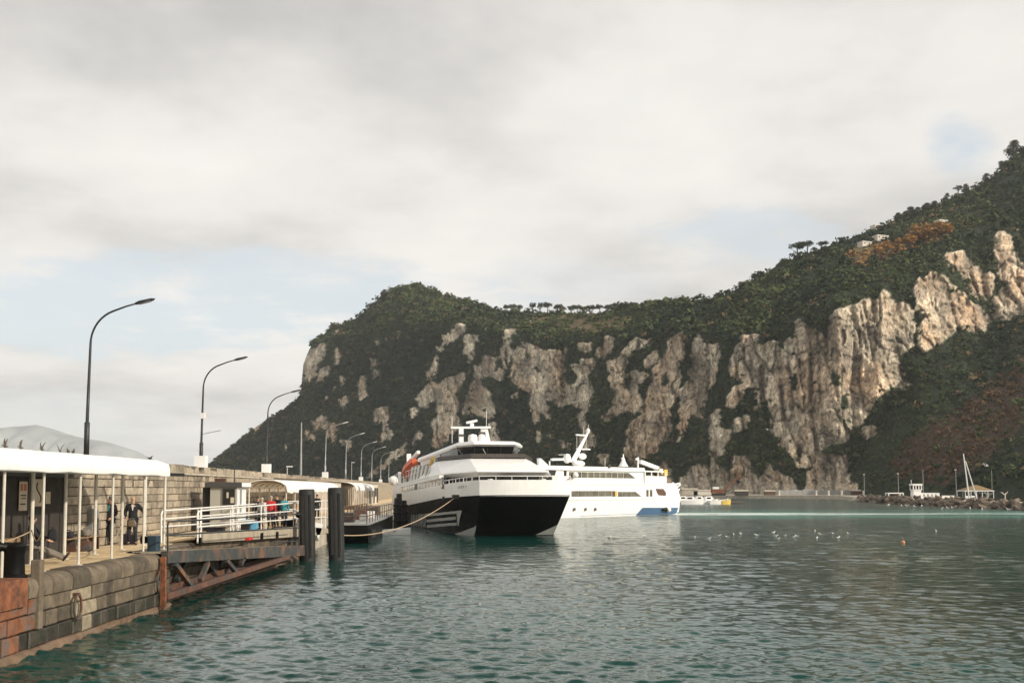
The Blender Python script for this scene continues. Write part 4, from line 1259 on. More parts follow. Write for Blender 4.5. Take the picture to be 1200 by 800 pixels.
# ------------------------------------------------------------------ white-railed gangway (upper)
def gangway():
    t = thing('gangway', 'boarding gangway with white tube railings and grey-tan side plate behind the steel ramp', 'gangway', (0, 0, 0))
    XG = -12.0
    def P(px, py, X=XG): return onx(px, py, X)
    a, b = P(238, 625.5), P(356, 616.3); c = P(389, 619.5)
    a2, b2, c2 = P(238, 635.5), P(356, 628), P(389, 625)
    MB().prism([a, b, b2, a2], (-0.12, 0, 0)).build('side_plate', MAT['deck'], t)
    MB().prism([b + Vector((0,.01,0)), c, c2, b2 + Vector((0,.01,0))], (-0.12, 0, 0)).build('side_plate', MAT['deck'], t)
    for k in range(12):
        p, q = a.lerp(b, k/12), a.lerp(b, (k+1)/12)
        MB().prism([p + Vector((-.125,.02,-.06)), q + Vector((-.125,-.02,-.06)), q + Vector((-1.5,-.02,-.06)), p + Vector((-1.5,.02,-.06))], (0,0,-0.05)).build('deck_plate', MAT['deck'], t)
    MB().prism([b + Vector((-.125,.02,-.06)), c + Vector((-.125,-.02,-.06)), c + Vector((-1.5,-.02,-.06)), b + Vector((-1.5,.02,-.06))], (0,0,-0.05)).build('deck_plate', MAT['deck'], t)
    for px, py in ((307,621),(325,619.5)):
        q = P(px, py+7, XG+0.03); MB().box(-.03, -.2, -.16, .02, .2, .16).build('bracket', MAT['black'], t, loc=q)
    def rail(pts, nm='rail', r=0.034): MB().tube(pts, r, 7).build(nm, MAT['white_metal'], t, smooth=True)
    for X in (XG-0.06, XG-1.45):
        sh = Vector((X-(XG-0.06), 0, 0))
        Q = lambda px, py: onx(px, py, XG-0.06) + sh
        rail([Q(231.5, 636), Q(231.5, 603), Q(232.5, 599.5), Q(236, 598), Q(355, 588.3), Q(383, 586.3), Q(387, 588.5), Q(388.7, 618)])
        rail([Q(232, 608), Q(355, 597.5), Q(387.5, 595.5)]); rail([Q(232.5, 617), Q(355, 607), Q(388, 605)])
        for px, y0, y1 in ((234.7,599,637),(273.5,595.5,631),(270,597,622),(306,592,620),(311.5,591.5,629),(344,589.3,617),(349,589,617),(376.5,587,617),(381,587,618)):
            rail([Q(px, y0), Q(px, y1)], 'rail_post', 0.03)
    MB().prism([P(371, 612), P(379, 614), P(373, 632), P(370, 622)], (-0.3, 0, 0)).build('end_flap', MAT['white_metal'], t)
    MB().box(-.05, -.35, -.03, .12, .35, .07).build('red_clamp', MAT['red'], t, loc=P(291, 631.5, XG+0.06))
    MB().box(-.1, -.09, 0, .1, .09, .26).build('foot', MAT['black'], t, loc=onx(232.5, 637.5, XG-0.06))
gangway()

def pile(px, ptop, w, label, Y):
    p = at(px, 655, Y); top = at(px, ptop, Y).z; r = w/2/F*Y
    t = thing('mooring_pile', label, 'pile', (p.x, Y, -2), ry=R(-1.4))
    b = MB(); b.lathe([(r, 0), (r, top+2-0.12), (r*0.93, top+2), (0.02, top+2.01)], 20); b.build('tube', MAT['pile'], t, smooth=True)
    MB().box(-r*0.5, -r*1.06, 2.3, -r*0.2, -r*0.6, top+1.6).build('guide_rail', MAT['rubber'], t)
    MB().box(r*0.45, -r*1.0, 2.2, r*0.7, -r*0.5, top+1.7).build('guide_rail', MAT['rubber'], t)
pile(361.5, 573, 18.5, 'thick black steel mooring pile at the end of the ramp, left one of the pair', 56.5)
pile(395.5, 571, 18.5, 'thick black steel mooring pile standing clear in the water, right one of the pair', 57.2)

# ------------------------------------------------------------------ ticket booth with people around
def booth():
    a = onz(245, 620, QZ); Y0 = 50.8
    l = at(246, 600, Y0).x; r = at(278.5, 600, Y0).x
    t = thing('ticket_booth', 'small grey ticket booth with dark flat roof, standing against the stone wall', 'booth', (0, 0, 0))
    z0, z1 = QZ+0.04, at(262, 571, Y0).z
    D = 1.5
    MB().box(l, Y0, z0, r, Y0+D, z1).build('wall', MAT['booth'], t)
    xd = at(260.5, 600, Y0).x
    d = MB().box(xd, Y0-0.035, z0+0.02, r-0.06, Y0-0.002, z1-0.03).build('door', MAT['booth'], t)
    wz1, wz0 = at(262, 573, Y0).z, at(262, 591.5, Y0).z
    wl, wr = at(261.5, 600, Y0).x, at(274.5, 600, Y0).x
    MB().box(wl, Y0-0.05, wz0, wr, Y0-0.036, wz1).build('pane', MAT['glass'], d)
    for (x0, x1, zz0, zz1) in ((wl-.04, wl, wz0-.04, wz1+.04), (wr, wr+.04, wz0-.04, wz1+.04), (wl, wr, wz0-.04, wz0), (wl, wr, wz1, wz1+.04)):
        MB().box(x0, Y0-0.06, zz0, x1, Y0-0.034, zz1).build('frame', MAT['booth_dark'], d)
    for k, (h, w_) in enumerate(((0.35, .10), (0.1, .2))):
        MB().box(wr-0.38+0.2*k, Y0-0.058, wz0+h, wr-0.38+0.2*k+w_, Y0-0.052, wz0+h+0.28).build('notice', MAT['paper'], d)
    MB().box(r-0.05, Y0-0.05, z0, r+0.012, Y0+D+0.012, z1).build('painted_lit_side', MAT['white'], t)  # white panel paints the sunlight on this side of the grey booth
    MB().box(r+0.012, Y0+0.3, z0+0.9, r+0.03, Y0+0.62, z1-0.1).build('side_window', MAT['galv'], t)
    b = MB().box(l-0.25, Y0-0.14, z1, r+0.22, Y0+D+0.1, z1+0.26); b.build('roof', MAT['booth_dark'], t, bevel=0.02)
    MB().box(r+0.222, Y0-0.13, z1+0.03, r+0.24, Y0+D+0.09, z1+0.24).build('fascia', MAT['white'], t)  # white strip paints the sunlit edge of the dark roof
    MB().box(l-0.42, Y0+0.15, z0, l-0.002, Y0+D+0.0, z1).build('shadow_gap', MAT['rubber'], t)  # dark box painting the shadow between booth and wall
    MB().tube([(r-0.35, Y0+0.6, z1+0.26), (r-0.35, Y0+0.6, z1+1.1), (r-1.3, Y0+0.6, z1+1.18)], 0.03, 6).build('antenna', MAT['lamp'], t)
    q = at(251, 562, Y0); MB().box(-.25, 0, 0, .25, .3, .2).build('roof_unit', MAT['rust'], t, loc=(l+.35, Y0+.4, z1+.26))
booth()
def planted(nm, label, cat, px, Y, w, d, h, mat, group=None, lid=None):
    x = at(px, 600, Y).x
    t = thing(nm, label, cat, (x, Y, QZ+0.005), 0.1, group)
    MB().loft([[(-w*.45,-d*.45,0),(w*.45,-d*.45,0),(w*.45,d*.45,0),(-w*.45,d*.45,0)], [(-w/2,-d/2,h),(w/2,-d/2,h),(w/2,d/2,h),(-w/2,d/2,h)]]).build('body', MAT[mat], t, bevel=0.02)
    MB().box(-w*.52, -d*.52, h, w*.52, d*.52, h+0.04).build('rim' if lid is None else 'lid', MAT[lid or mat], t)
planted('crate', 'light blue plastic crate on the quay floor beside the booth', 'crate', 297.5, 52.2, 0.42, 0.5, 0.42, 'blue_plastic')
planted('suitcase', 'black case lying on the quay left of the blue crate', 'suitcase', 286, 51.6, 0.62, 0.45, 0.30, 'navy')
planted('crate', 'small pale blue crate leaning by the corner of the booth', 'crate', 288.5, 53.2, 0.3, 0.3, 0.52, 'blue_plastic')
planted('suitcase', 'black box low on the quay in front of the booth', 'suitcase', 253, 49.6, 0.85, 0.5, 0.22, 'navy')
planted('crate', 'dark crate with pale lid on the quay under the second canopy', 'crate', 339, 57.4, 0.7, 0.5, 0.4, 'navy', None, 'pale_cloth')

# ================================================================== PEOPLE
def skin_mesh(name, nodes, edges, root, sub=2):
    """one continuous skin grown over a skeleton. nodes: name -> (pos, radius)"""
    keys = list(nodes); ix = {k: i for i, k in enumerate(keys)}
    me = bpy.data.meshes.new(name + '_cage')
    me.from_pydata([nodes[k][0] for k in keys], [(ix[a], ix[b]) for a, b in edges], [])
    o = bpy.data.objects.new(name + '_cage', me); COL.objects.link(o)
    md = o.modifiers.new('skin', 'SKIN'); md.use_smooth_shade = True
    for k in keys:
        sv = me.skin_vertices[0].data[ix[k]]; r = nodes[k][1]
        sv.radius = (r, r) if isinstance(r, (int, float)) else r
        sv.use_root = (k == root)
    ss = o.modifiers.new('sub', 'SUBSURF'); ss.levels = sub; ss.render_levels = sub
    dg = bpy.context.evaluated_depsgraph_get(); dg.update()
    res = bpy.data.meshes.new_from_object(o.evaluated_get(dg)); res.name = name
    bpy.data.objects.remove(o); bpy.data.meshes.remove(me)
    res.polygons.foreach_set('use_smooth', [True]*len(res.polygons))
    return res
def limb(a, b, la, lb, bend):
    """joint between a and b for segment lengths la, lb, pushed towards bend"""
    a, b = Vector(a), Vector(b); d = b - a; L_ = min(d.length, (la+lb)*0.999)
    x = (la*la - lb*lb + L_*L_)/(2*L_); h = math.sqrt(max(la*la - x*x, 0))
    u = d.normalized(); n = Vector(bend); n = (n - u*n.dot(u)).normalized()
    return a + u*x + n*h, a + u*L_
POSES = {
    'stand':  dict(pel=(0,0,.93), lean=(0,0.0), feet=((-.10,.02),(.11,-.02)), hands=((-.27,.10,.86),(.27,.08,.86))),
    'walk':   dict(pel=(0,0,.92), lean=(0,0.05), feet=((-.09,.22),(.09,-.22)), hands=((-.27,.18,.98),(.28,-.08,.86))),
    'pockets':dict(pel=(0,0,.93), lean=(0,0.0), feet=((-.10,.10),(.10,-.05)), hands=((-.13,.16,.98),(.13,.16,.98))),
    'point':  dict(pel=(0,0,.93), lean=(0,0.02), feet=((-.12,.08),(.12,-.05)), hands=((-.42,.30,1.05),(.20,.16,.98))),
    'sit':    dict(pel=(0,0,.52), lean=(0,-0.06), feet=((-.10,.98),(.12,.86)), hands=((-.10,.36,.66),(.12,.34,.66)), seat=True),
}
def make_pose(nm):
    p = POSES[nm]; lx, ly = p['lean']; pz = p['pel'][2]
    n = {}
    pel = Vector((0, 0, pz)); spine = pel + Vector((0, ly*.4, .20)); chest = pel + Vector((0, ly*.8, .40)); neck = pel + Vector((0, ly*1.1, .565)); 
    headc = neck + Vector((0, .03, .135))
    n['pelvis'] = (pel, (.14, .105)); n['spine'] = (spine, (.135, .10)); n['chest'] = (chest, (.155, .105)); n['neck'] = (neck, .052)
    n['head0'] = (headc + Vector((0, -.005, -.05)), (.066, .078)); n['head1'] = (headc + Vector((0, 0, .035)), (.074, .092)); n['head2'] = (headc + Vector((0, -.005, .095)), (.045, .055))
    E = [('pelvis','spine'),('spine','chest'),('chest','neck'),('neck','head0'),('head0','head1'),('head1','head2')]
    J = {}
    for s, (fx, fy), hand in ((-1, *[p['feet'][0], p['hands'][0]]), (1, *[p['feet'][1], p['hands'][1]])):
        k = 'l' if s < 0 else 'r'
        sh = chest + Vector((s*.185, 0, .075)); el, wr = limb(sh, hand, .29, .26, (s*.6, -1, -.2))
        n['sh'+k] = (sh, .062); n['el'+k] = (el, .043); n['wr'+k] = (wr, .030)
        E += [('chest','sh'+k),('sh'+k,'el'+k),('el'+k,'wr'+k)]
        d = (wr - el).normalized(); side = d.cross(Vector((0, 1, 0.2))); side = side.normalized() if side.length > .05 else Vector((1,0,0))
        palm = wr + d*.055; n['pa'+k] = (palm, (.026, .020)); E.append(('wr'+k,'pa'+k))
        for f, (o_, ln) in enumerate(((-.030, .068), (-.010, .080), (.010, .075), (.030, .058))):
            b0 = palm + d*.030 + side*o_; b1 = b0 + d*ln*.5 + Vector((0, .012, 0)); b2 = b1 + d*ln*.45 + Vector((0, .022, 0))
            for q, pt, rr in (('a', b0, .0105), ('b', b1, .0095), ('c', b2, .0075)): n['f%d%s%s' % (f, q, k)] = (pt, rr)
            E += [('pa'+k, 'f%da%s' % (f, k)), ('f%da%s' % (f, k), 'f%db%s' % (f, k)), ('f%db%s' % (f, k), 'f%dc%s' % (f, k))]
        th = palm - d*.012 - side*.036*s + Vector((0, .018, 0)); th2 = th + d*.035 - side*.012*s + Vector((0, .014, 0))
        n['ta'+k] = (th, .011); n['tb'+k] = (th2, .009); E += [('pa'+k,'ta'+k),('ta'+k,'tb'+k)]
        hip = pel + Vector((s*.095, 0, -.05)); ank = Vector((fx, fy, .09))
        kn, ank = limb(hip, ank, .43, .43, (0, .2, 1) if p.get('seat') else (0, 1, 0.0))
        toe = ank + (Vector((s*.03, .10, .10)).normalized()*.15 if p.get('seat') else Vector((s*.03, .15, -.055)))
        n['hip'+k] = (hip, .088); n['kn'+k] = (kn, .058); n['an'+k] = (ank, .038); n['toe'+k] = (toe, .032)
        E += [('pelvis','hip'+k),('hip'+k,'kn'+k),('kn'+k,'an'+k),('an'+k,'toe'+k)]
    body = skin_mesh('person_body', n, E, 'pelvis', 1)
    # face: nose, brow, ears and eyes on the same mesh
    b = MB(); c = headc
    b.loft([[(c.x-.012, c.y+.084, c.z-.025), (c.x+.012, c.y+.084, c.z-.025), (c.x+.006, c.y+.085, c.z+.03), (c.x-.006, c.y+.085, c.z+.03)],
            [(c.x-.009, c.y+.112, c.z-.022), (c.x+.009, c.y+.112, c.z-.022), (c.x+.004, c.y+.092, c.z+.02), (c.x-.004, c.y+.092, c.z+.02)]])
    for s in (-1, 1):
        b.sphere((c.x+s*.078, c.y-.005, c.z), .03, 8, 5, .35, .7, 1)
        b.sphere((c.x+s*.030, c.y+.078, c.z+.022), .014, 8, 5)
    b.sphere((c.x, c.y+.078, c.z-.052), .024, 8, 5, 1, .5, .35)
    bm = bmesh.new(); bm.from_mesh(body); t = b.mesh('face'); bm.from_mesh(t); bm.to_mesh(body); bm.free()
    body.polygons.foreach_set('use_smooth', [True]*len(body.polygons))
    g = lambda k, e: (n[k][0], tuple(x+e for x in n[k][1]) if isinstance(n[k][1], tuple) else n[k][1]+e)
    hem = pel + Vector((0, -.01, -.10))
    jn = {k: g(k, .022) for k in ('spine','chest','shl','shr','ell','elr','wrl','wrr')}
    jn['pelvis'] = (pel, (.175, .14)); jn['hem'] = (hem if not p.get('seat') else pel + Vector((0, .03, -.02)), (.18, .145))
    jn['collar'] = (neck + Vector((0, 0, -.015)), .068)
    for k in 'lr': jn['wr'+k] = (n['wr'+k][0], .040)
    jacket = skin_mesh('jacket', jn, [('hem','pelvis'),('pelvis','spine'),('spine','chest'),('chest','collar'),('chest','shl'),('chest','shr'),('shl','ell'),('shr','elr'),('ell','wrl'),('elr','wrr')], 'pelvis', 2)
    tn = {k: g(k, .018) for k in ('pelvis','hipl','hipr','knl','knr')}
    for k in 'lr': tn['an'+k] = (n['an'+k][0] + Vector((0,0,.01)), .058)
    trousers = skin_mesh('trousers', tn, [('pelvis','hipl'),('pelvis','hipr'),('hipl','knl'),('hipr','knr'),('knl','anl'),('knr','anr')], 'pelvis', 2)
    shoes = []
    for k in 'lr':
        a, tt = n['an'+k][0], n['toe'+k][0]; d = (tt-a)
        sn = {'h': (a - d*.25 + Vector((0,0,-.035)), (.045,.042)), 'm': (a + d*.5 + Vector((0,0,-.01)), (.048,.042)), 't': (tt + d*.25 + Vector((0,0,0.0)), (.04,.028))}
        shoes.append(skin_mesh('shoe', sn, [('h','m'),('m','t')], 'm', 1))
    hb = MB(); c = headc + Vector((0, -.018, .045))
    hb.lathe([(.075,-.06),(.083,-.02),(.082,.02),(.066,.062),(.035,.085),(.004,.09)], 12, c.x, c.y, c.z, 1, 1.15)
    hair = hb.mesh('hair', True)
    return dict(body=body, jacket=jacket, trousers=trousers, shoes=shoes, hair=hair, head=headc, chest=chest, wr=(n['wrl'][0], n['wrr'][0]))
PM = {k: make_pose(k) for k in POSES}
def person(pose, loc, rz, label, jacket, trousers, hair='hair', scale=1.0, shirt=None, group=None):
    t = thing('person', label, 'person', loc, rz, group); t.scale = (scale,)*3
    m = PM[pose]
    inst('body', m['body'], t, MAT['skin'])
    inst('jacket', m['jacket'], t, MAT[jacket]); inst('trousers', m['trousers'], t, MAT[trousers])
    for s in m['shoes']: inst('shoe', s, t, MAT['shoe'])
    if hair: inst('hair', m['hair'], t, MAT[hair])
    if shirt:
        c = m['chest']; MB().loft([[(-.05, c.y+.118, c.z+.12), (.05, c.y+.118, c.z+.12), (.012, c.y+.138, c.z-.10), (-.012, c.y+.138, c.z-.10)],
                                   [(-.05, c.y+.135, c.z+.12), (.05, c.y+.135, c.z+.12), (.012, c.y+.150, c.z-.10), (-.012, c.y+.150, c.z-.10)]]).build('shirt_front', MAT[shirt], t)
    return t
def feet(px, py): return onz(px, py, QZ+0.012)
p = feet(128, 637.5)
person('pockets', p, R(178), 'person in a black jacket and dark trousers walking under the canopy, hands in front', 'navy', 'denim', 'hair', 1.03, 'teal')
p = feet(155, 638); 
person('point', p, R(195), 'bald person in a black coat under the canopy, one hand held out', 'navy', 'denim', None, 1.05, 'pale_cloth')
bag(p.x-0.30, p.y+0.45, QZ+0.01, 0.55, 0.3, 0.38, 'navy', 'black bag on the floor beside the bald person', rz=0.1)
bag(p.x+0.06, p.y-0.25, p.z+0.68, 0.30, 0.16, 0.26, 'leather', 'brown shoulder bag hanging at the hip of the bald person', 'shoulder_bag', rz=0.2)
ps = onz(43, 650, QZ)
seat = Vector((-13.62, 29.3, QZ))
person('sit', seat, R(-72), 'dark haired person in a black jacket sitting under the canopy with legs stretched out', 'navy', 'khaki', 'hair', 1.02)
t = thing('seat_block', 'dark box seat under the person with outstretched legs', 'seat', seat, R(-72))
MB().box(-.3, -.35, 0.0, .3, .16, .40).build('base', MAT['kiosk'], t, bevel=0.02); MB().box(-.32, -.37, .40, .32, .18, .43).build('top', MAT['rubber'], t)
bag(seat.x+0.42, seat.y+0.25, QZ+0.62, 0.26, 0.24, 0.34, 'navy', 'black bag held on the lap of the seated person', rz=-1.2)
for px, Y, pose, rz, j, tr, h, sc, lb in (
    (302, 54.2, 'stand', 200, 'navy', 'denim', 'hair', 0.97, 'person in a dark top by the gangway rail, nearest the booth'),
    (307, 53.6, 'stand', 150, 'pale_cloth', 'denim', 'hair_grey', 0.94, 'white haired person in a pale top by the gangway rail'),
    (317.5, 54.6, 'stand', 185, 'red', 'denim', 'hair_grey', 0.98, 'person in a bright red jacket by the gangway rail'),
    (324.5, 56.0, 'stand', 160, 'navy', 'denim', 'hair', 1.02, 'person in black standing just behind the red jacket'),
    (332.5, 56.2, 'stand', 210, 'teal', 'denim', 'hair', 0.98, 'person in a teal top at the start of the second canopy'),
    (352.5, 60.0, 'stand', 170, 'amber', 'denim', 'hair', 0.93, 'person in an orange-yellow top partly hidden by the left black pile'),
    (371.5, 70.0, 'stand', 190, 'navy', 'denim', 'hair', 0.98, 'dark figure under the second canopy seen between the two piles')):
    person(pose, Vector((at(px, 600, Y).x, Y, QZ+0.012)), R(rz), lb, j, tr, h, sc)

# ================================================================== FARTHER QUAY
def arch_prof(xf, w, z0, h):
    return [(xf - w*(1-math.cos(a))/2, z0 + h*math.sin(a)) for a in np.linspace(0, math.pi, 9)]
def far_canopy(label, y0, y1, z0, h, w, np_, group):
    xf = edgex(y0) - 0.75
    dx = (edgex(y1)-edgex(y0))/(y1-y0)
    prof = [(xf+0.02, z0-0.22)] + arch_prof(xf, w, z0, h)
    ps = [(xf-0.1+dx*(y-y0), y) for y in np.linspace(y0+0.2, y1-0.2, np_)]
    rs = [(xf-w+0.2+dx*(y-y0), y) for y in np.linspace(y0+0.2, y1-0.2, np_)]
    t = canopy(label, y0, y1, xf-0.05, z0, ps, [], 14, group, prof, QZ, 0.035, dx)
    for x, y in rs: MB().tube([(x, y, QZ), (x, y, z0)], 0.05, 6).build('post', MAT['post'], t)
far_canopy('white arched membrane canopy behind the two black piles', 60.5, 88.0, 3.97, 0.50, 2.5, 9, 'arched canopies on the farther quay')
far_canopy('small white arched canopy farther along the quay by the ferry stern', 104.0, 128.0, 3.95, 0.65, 2.8, 12, 'arched canopies on the farther quay')
def shed(label, y0, y1, xf, h, mat, nwin):
    t = thing('quay_building', label, 'building', (0, 0, 0)); b = MB()
    x0, x1 = wallx(y0)+0.01, wallx(y0)+xf
    sx = -0.0585*(y1-y0)
    b.prism([(x0, y0, QZ), (x1, y0, QZ), (x1+sx, y1, QZ), (x0+sx, y1, QZ)], (0, 0, h)); b.build('wall', MAT[mat], t)
    MB().prism([(x0, y0-.2, QZ+h), (x1+.2, y0-.2, QZ+h), (x1+.2+sx, y1+.2, QZ+h), (x0+sx, y1+.2, QZ+h)], (0, 0, .14)).build('roof', MAT['concrete'], t)
    for k in range(nwin):
        y = y0 + (y1-y0)*(k+.3)/nwin; xx = x1 - 0.0585*(y-y0)
        MB().box(xx-.05, y, QZ+(0.1 if k % 2 == 0 else 1.0), xx+.04, y+(y1-y0)/nwin*.42, QZ+2.2).build('door' if k % 2 == 0 else 'window', MAT['kiosk'], t)
shed('low cream quay building behind the second canopy and the rust railed pontoon', 92, 103, 1.9, 2.75, 'villa', 4)
shed('cream waiting room at the far end of the quay by the ferry stern', 134, 150, 2.2, 2.8, 'villa', 5)

# ------------------------------------------------------------------ street lamps on the wall
LAMP_H = 5.86
def lamp_mesh():
    pts = [(0, 0, 0), (0, 0, 1.3), (0.0, 0, 1.32), (0.02, 0, 2.6), (0.05, 0, 4.15)]
    rad = [0.10, 0.10, 0.064, 0.056, 0.046]
    for a in np.linspace(0.12, 1.25, 9):
        pts.append((0.05 + 1.18*(1-math.cos(a))*0.98, 0, 4.15 + 1.25*math.sin(a))); rad.append(0.038)
    e = pts[-1]; pts += [(e[0]+0.45, 0, e[2]+0.17), (e[0]+0.8, 0, e[2]+0.27)]; rad += [0.032, 0.03]
    return MB().tube(pts, rad, 8).mesh('pole', True), pts[-1]
lamp_pole, tip = lamp_mesh()
hb = MB(); hb.loft([[(0,-.05,-.03),(0,.05,-.03),(0,.05,.03),(0,-.05,.03)], [(.18,-.13,-.04),(.18,.13,-.04),(.18,.12,.05),(.18,-.12,.05)], [(.62,-.12,-.02),(.62,.12,-.02),(.62,.1,.04),(.62,-.1,.04)], [(.72,-.03,0),(.72,.03,0),(.72,.03,.02),(.72,-.03,.02)]])
lamp_head = hb.mesh('lamp_head', True)
lb_ = MB().box(.1, -.09, -.052, .55, .09, -.03).mesh('lens')
box_me = MB().box(-.28, -.26, 0.02, .28, .26, .62).mesh('junction_box')
lamps = [(100.5, 348, 'tall dark curved street lamp rising behind the near canopy, largest of the row'),
         (235.2, 417, 'tall curved street lamp above the stone wall carrying a small camera and an aerial'),
         (312, 456, 'curved street lamp against the sky left of the headland, white box at its base'),
         (381, 494, 'curved street lamp above the second canopy with a white box at its base'),
         (405, 507, 'curved street lamp just right of the black piles, next beyond the second canopy'),
         (423, 517, 'slim curved street lamp in the receding row, just past the low cream building'),
         (435.5, 523, 'slim curved street lamp in the receding row, third from the ferry stern'),
         (446, 529, 'thin curved street lamp in the receding row, second from the ferry stern'),
         (455.5, 534, 'thinnest curved street lamp, last of the row by the ferry stern')]
tipz = tip[2] + 0.12
for i, (px, pyh, lab) in enumerate(lamps):
    dz = (WT + tipz - CZ); Y = dz*1202/(HOR - pyh)
    x = at(px, 560, Y).x
    t = thing('street_lamp', lab, 'street lamp', (x, Y, WT - 0.06), 0, 'street lamps along the quay wall')
    inst('pole', lamp_pole, t, MAT['lamp' if i < 3 else 'galv']); h = inst('lamp_head', lamp_head, t, MAT['lamp' if i < 3 else 'white_metal'], loc=tip, rot=(0, R(-14), 0)); inst('lens', lb_, h, MAT['galv'])  # silhouette darkness painted on the first three, lit paleness on the rest
    if i in (1, 2, 3, 5, 7): inst('junction_box', box_me, t, MAT['white'])
    if i == 1:
        MB().box(-.06, -.12, 2.55, .16, .12, 2.85).build('camera', MAT['white_metal'], t)
        MB().bar((0.05, 0, 1.75), (1.0, 0.05, 1.95), .03).build('aerial', MAT['galv'], t)
        for k in range(5): MB().bar((.3+.15*k, -.2, 1.81+.03*k), (.3+.15*k, .25, 1.81+.03*k), .018).build('aerial_rod', MAT['galv'], t)
Y = 90.0; x = at(352.5, 560, Y).x
t = thing('lamp_mast', 'straight bare lamp pole without an arm between the curved lamps', 'pole', (x, Y, WT-0.06), 0)
MB().tube([(0,0,0),(0,0,1.2),(0,0,at(352,494,Y).z-WT)], [.1,.09,.05], 8).build('pole', MAT['galv'], t, smooth=True)
MB().lathe([(.2,0),(.2,.03),(.1,.06)], 8).build('base_plate', MAT['galv'], t)
for px, pyh, Y, lab in ((336.5, 547, 84, 'short lamp post peeking over the wall left of the bare straight pole'), (412, 542, 150, 'short lamp post with a pale head behind the wall, right of the piles')):
    x = at(px, 555, Y).x
    t = thing('short_lamp', lab, 'lamp', (x, Y, WT-1.0), 0); zt = at(px, pyh, Y).z - WT + 1.0
    MB().tube([(0,0,0),(0,0,zt)], .05, 6).build('pole', MAT['galv'], t); MB().box(-.05,-.12,zt,.42,.12,zt+.09).build('lamp_head', MAT['white_metal'], t)

# ------------------------------------------------------------------ pontoon with rust rail, dinghy, fender piles
def pontoon():
    t = thing('pontoon', 'black hulled pontoon with rusty tube railings moored between the piles and the white ferry', 'pontoon', (-11.6, 73.5, 0), math.atan(0.045))
    L_, w = 25.0, 2.6
    MB().loft([[(-w/2, y, z0), (w/2, y, z0), (w/2, y, 1.32), (-w/2, y, 1.32)] for y, z0 in ((0, .5), (1.6, -.6), (L_-1, -.6), (L_, .3))]).build('hull', MAT['black'], t)
    MB().box(-w/2-.06, -.06, 1.322, w/2+.06, L_+.06, 1.42).build('deck_edge', MAT['galv'], t)
    for x in (-w/2+.1, w/2-.1):
        for z in (1.95, 2.5): MB().tube([(x, .15, z), (x, L_-.15, z)], .035, 6).build('rail', MAT['rust'], t)
        for k in range(12): MB().tube([(x, .15+(L_-.3)*k/11, 1.42), (x, .15+(L_-.3)*k/11, 2.5)], .035, 6).build('rail_post', MAT['rust'], t)
    for z in (1.95, 2.5): MB().tube([(-w/2+.1, .15, z), (w/2-.1, .15, z)], .035, 6).build('rail', MAT['rust'], t)
    for k, (x, y, a, b, h, m) in enumerate(((-.5, 4, .8, 1.2, .7, 'kiosk'), (.3, 7, .6, 1.0, .5, 'galv'), (-.3, 10.5, .9, 1.4, .8, 'rust'), (.2, 14, .7, .9, .6, 'white_metal'))):
        MB().box(x-a/2, y-b/2, 1.42, x+a/2, y+b/2, 1.42+h).build('deck_box', MAT[m], t, bevel=.04)
    MB().tube([(w/2+.08, 2, .95), (w/2+.08, 2, .35)], .28, 10).build('fender', MAT['rubber'], t)
    MB().tube([(-.9, -.12, 1.3), (-.9, -.12, .6)], .3, 10).build('fender', MAT['rubber'], t)
pontoon()
def dinghy(loc, rz, label, L_=3.4, w=1.4):
    t = thing('dinghy', label, 'boat', loc, rz)
    rings = []
    for k in range(9):
        s = k/8; hw = w/2*(1 - (s**3)*.92); zt = .42 + .16*s*s
        y = L_*s
        rings.append([(-hw, y, zt), (-hw*.75, y, -.02), (0, y, -.12+.25*s**3), (hw*.75, y, -.02), (hw, y, zt), (hw*.86, y, zt), (0, y, .12), (-hw*.86, y, zt)])
    MB().loft(rings).build('hull', MAT['white'], t, smooth=True)
    for y in (.7, 1.7): MB().box(-w*.42, y-.12, .28, w*.42, y+.12, .32).build('thwart', MAT['wood'], t)
dinghy(onz(437, 627, 0.0) + Vector((0, 0, .02)), R(-62), 'small white dinghy on the water under the ferry bow line')
for px, Y, top, lab in ((463.5, 106, 583, 'black timber fender pile by the ferry quarter, nearest the pontoon'), (469, 108, 578, 'tall black timber fender pile against the ferry side'), (474.5, 107, 586, 'short black timber fender pile touching the ferry side')):
    p = at(px, 600, Y)
    t = thing('fender_pile', lab, 'pile', (p.x, Y, -2), ry=R(random.uniform(-2, 2)), group='fender piles at the ferry stern')
    h = at(px, top, Y).z + 2
    MB().lathe([(.30, 0), (.29, h-.1), (.22, h), (.02, h+.01)], 10).build('timber', MAT['rubber'], t, smooth=True)
    for k in range(3): MB().lathe([(.30,-.1),(.40,-.06),(.40,.06),(.30,.1)], 10, 0, 0, 2.6+.8*k).build('tyre', MAT['tyre'], t, smooth=True)

# ================================================================== FERRIES
class Frame:
    """local ship frame: pixel -> local point on a plane of the ship"""
    def __init__(self, empty):
        self.M = Matrix.LocRotScale(empty.location, empty.rotation_euler, None); self.I = self.M.inverted()
    def hit(self, px, py, axis, val):
        o = self.I @ Vector((0, 0, CZ)); d = self.I.to_3x3() @ ray(px, py)
        k = (val - o[axis])/d[axis]
        return o + d*k
def quadpatch(pts, d): return MB().prism(pts, d)

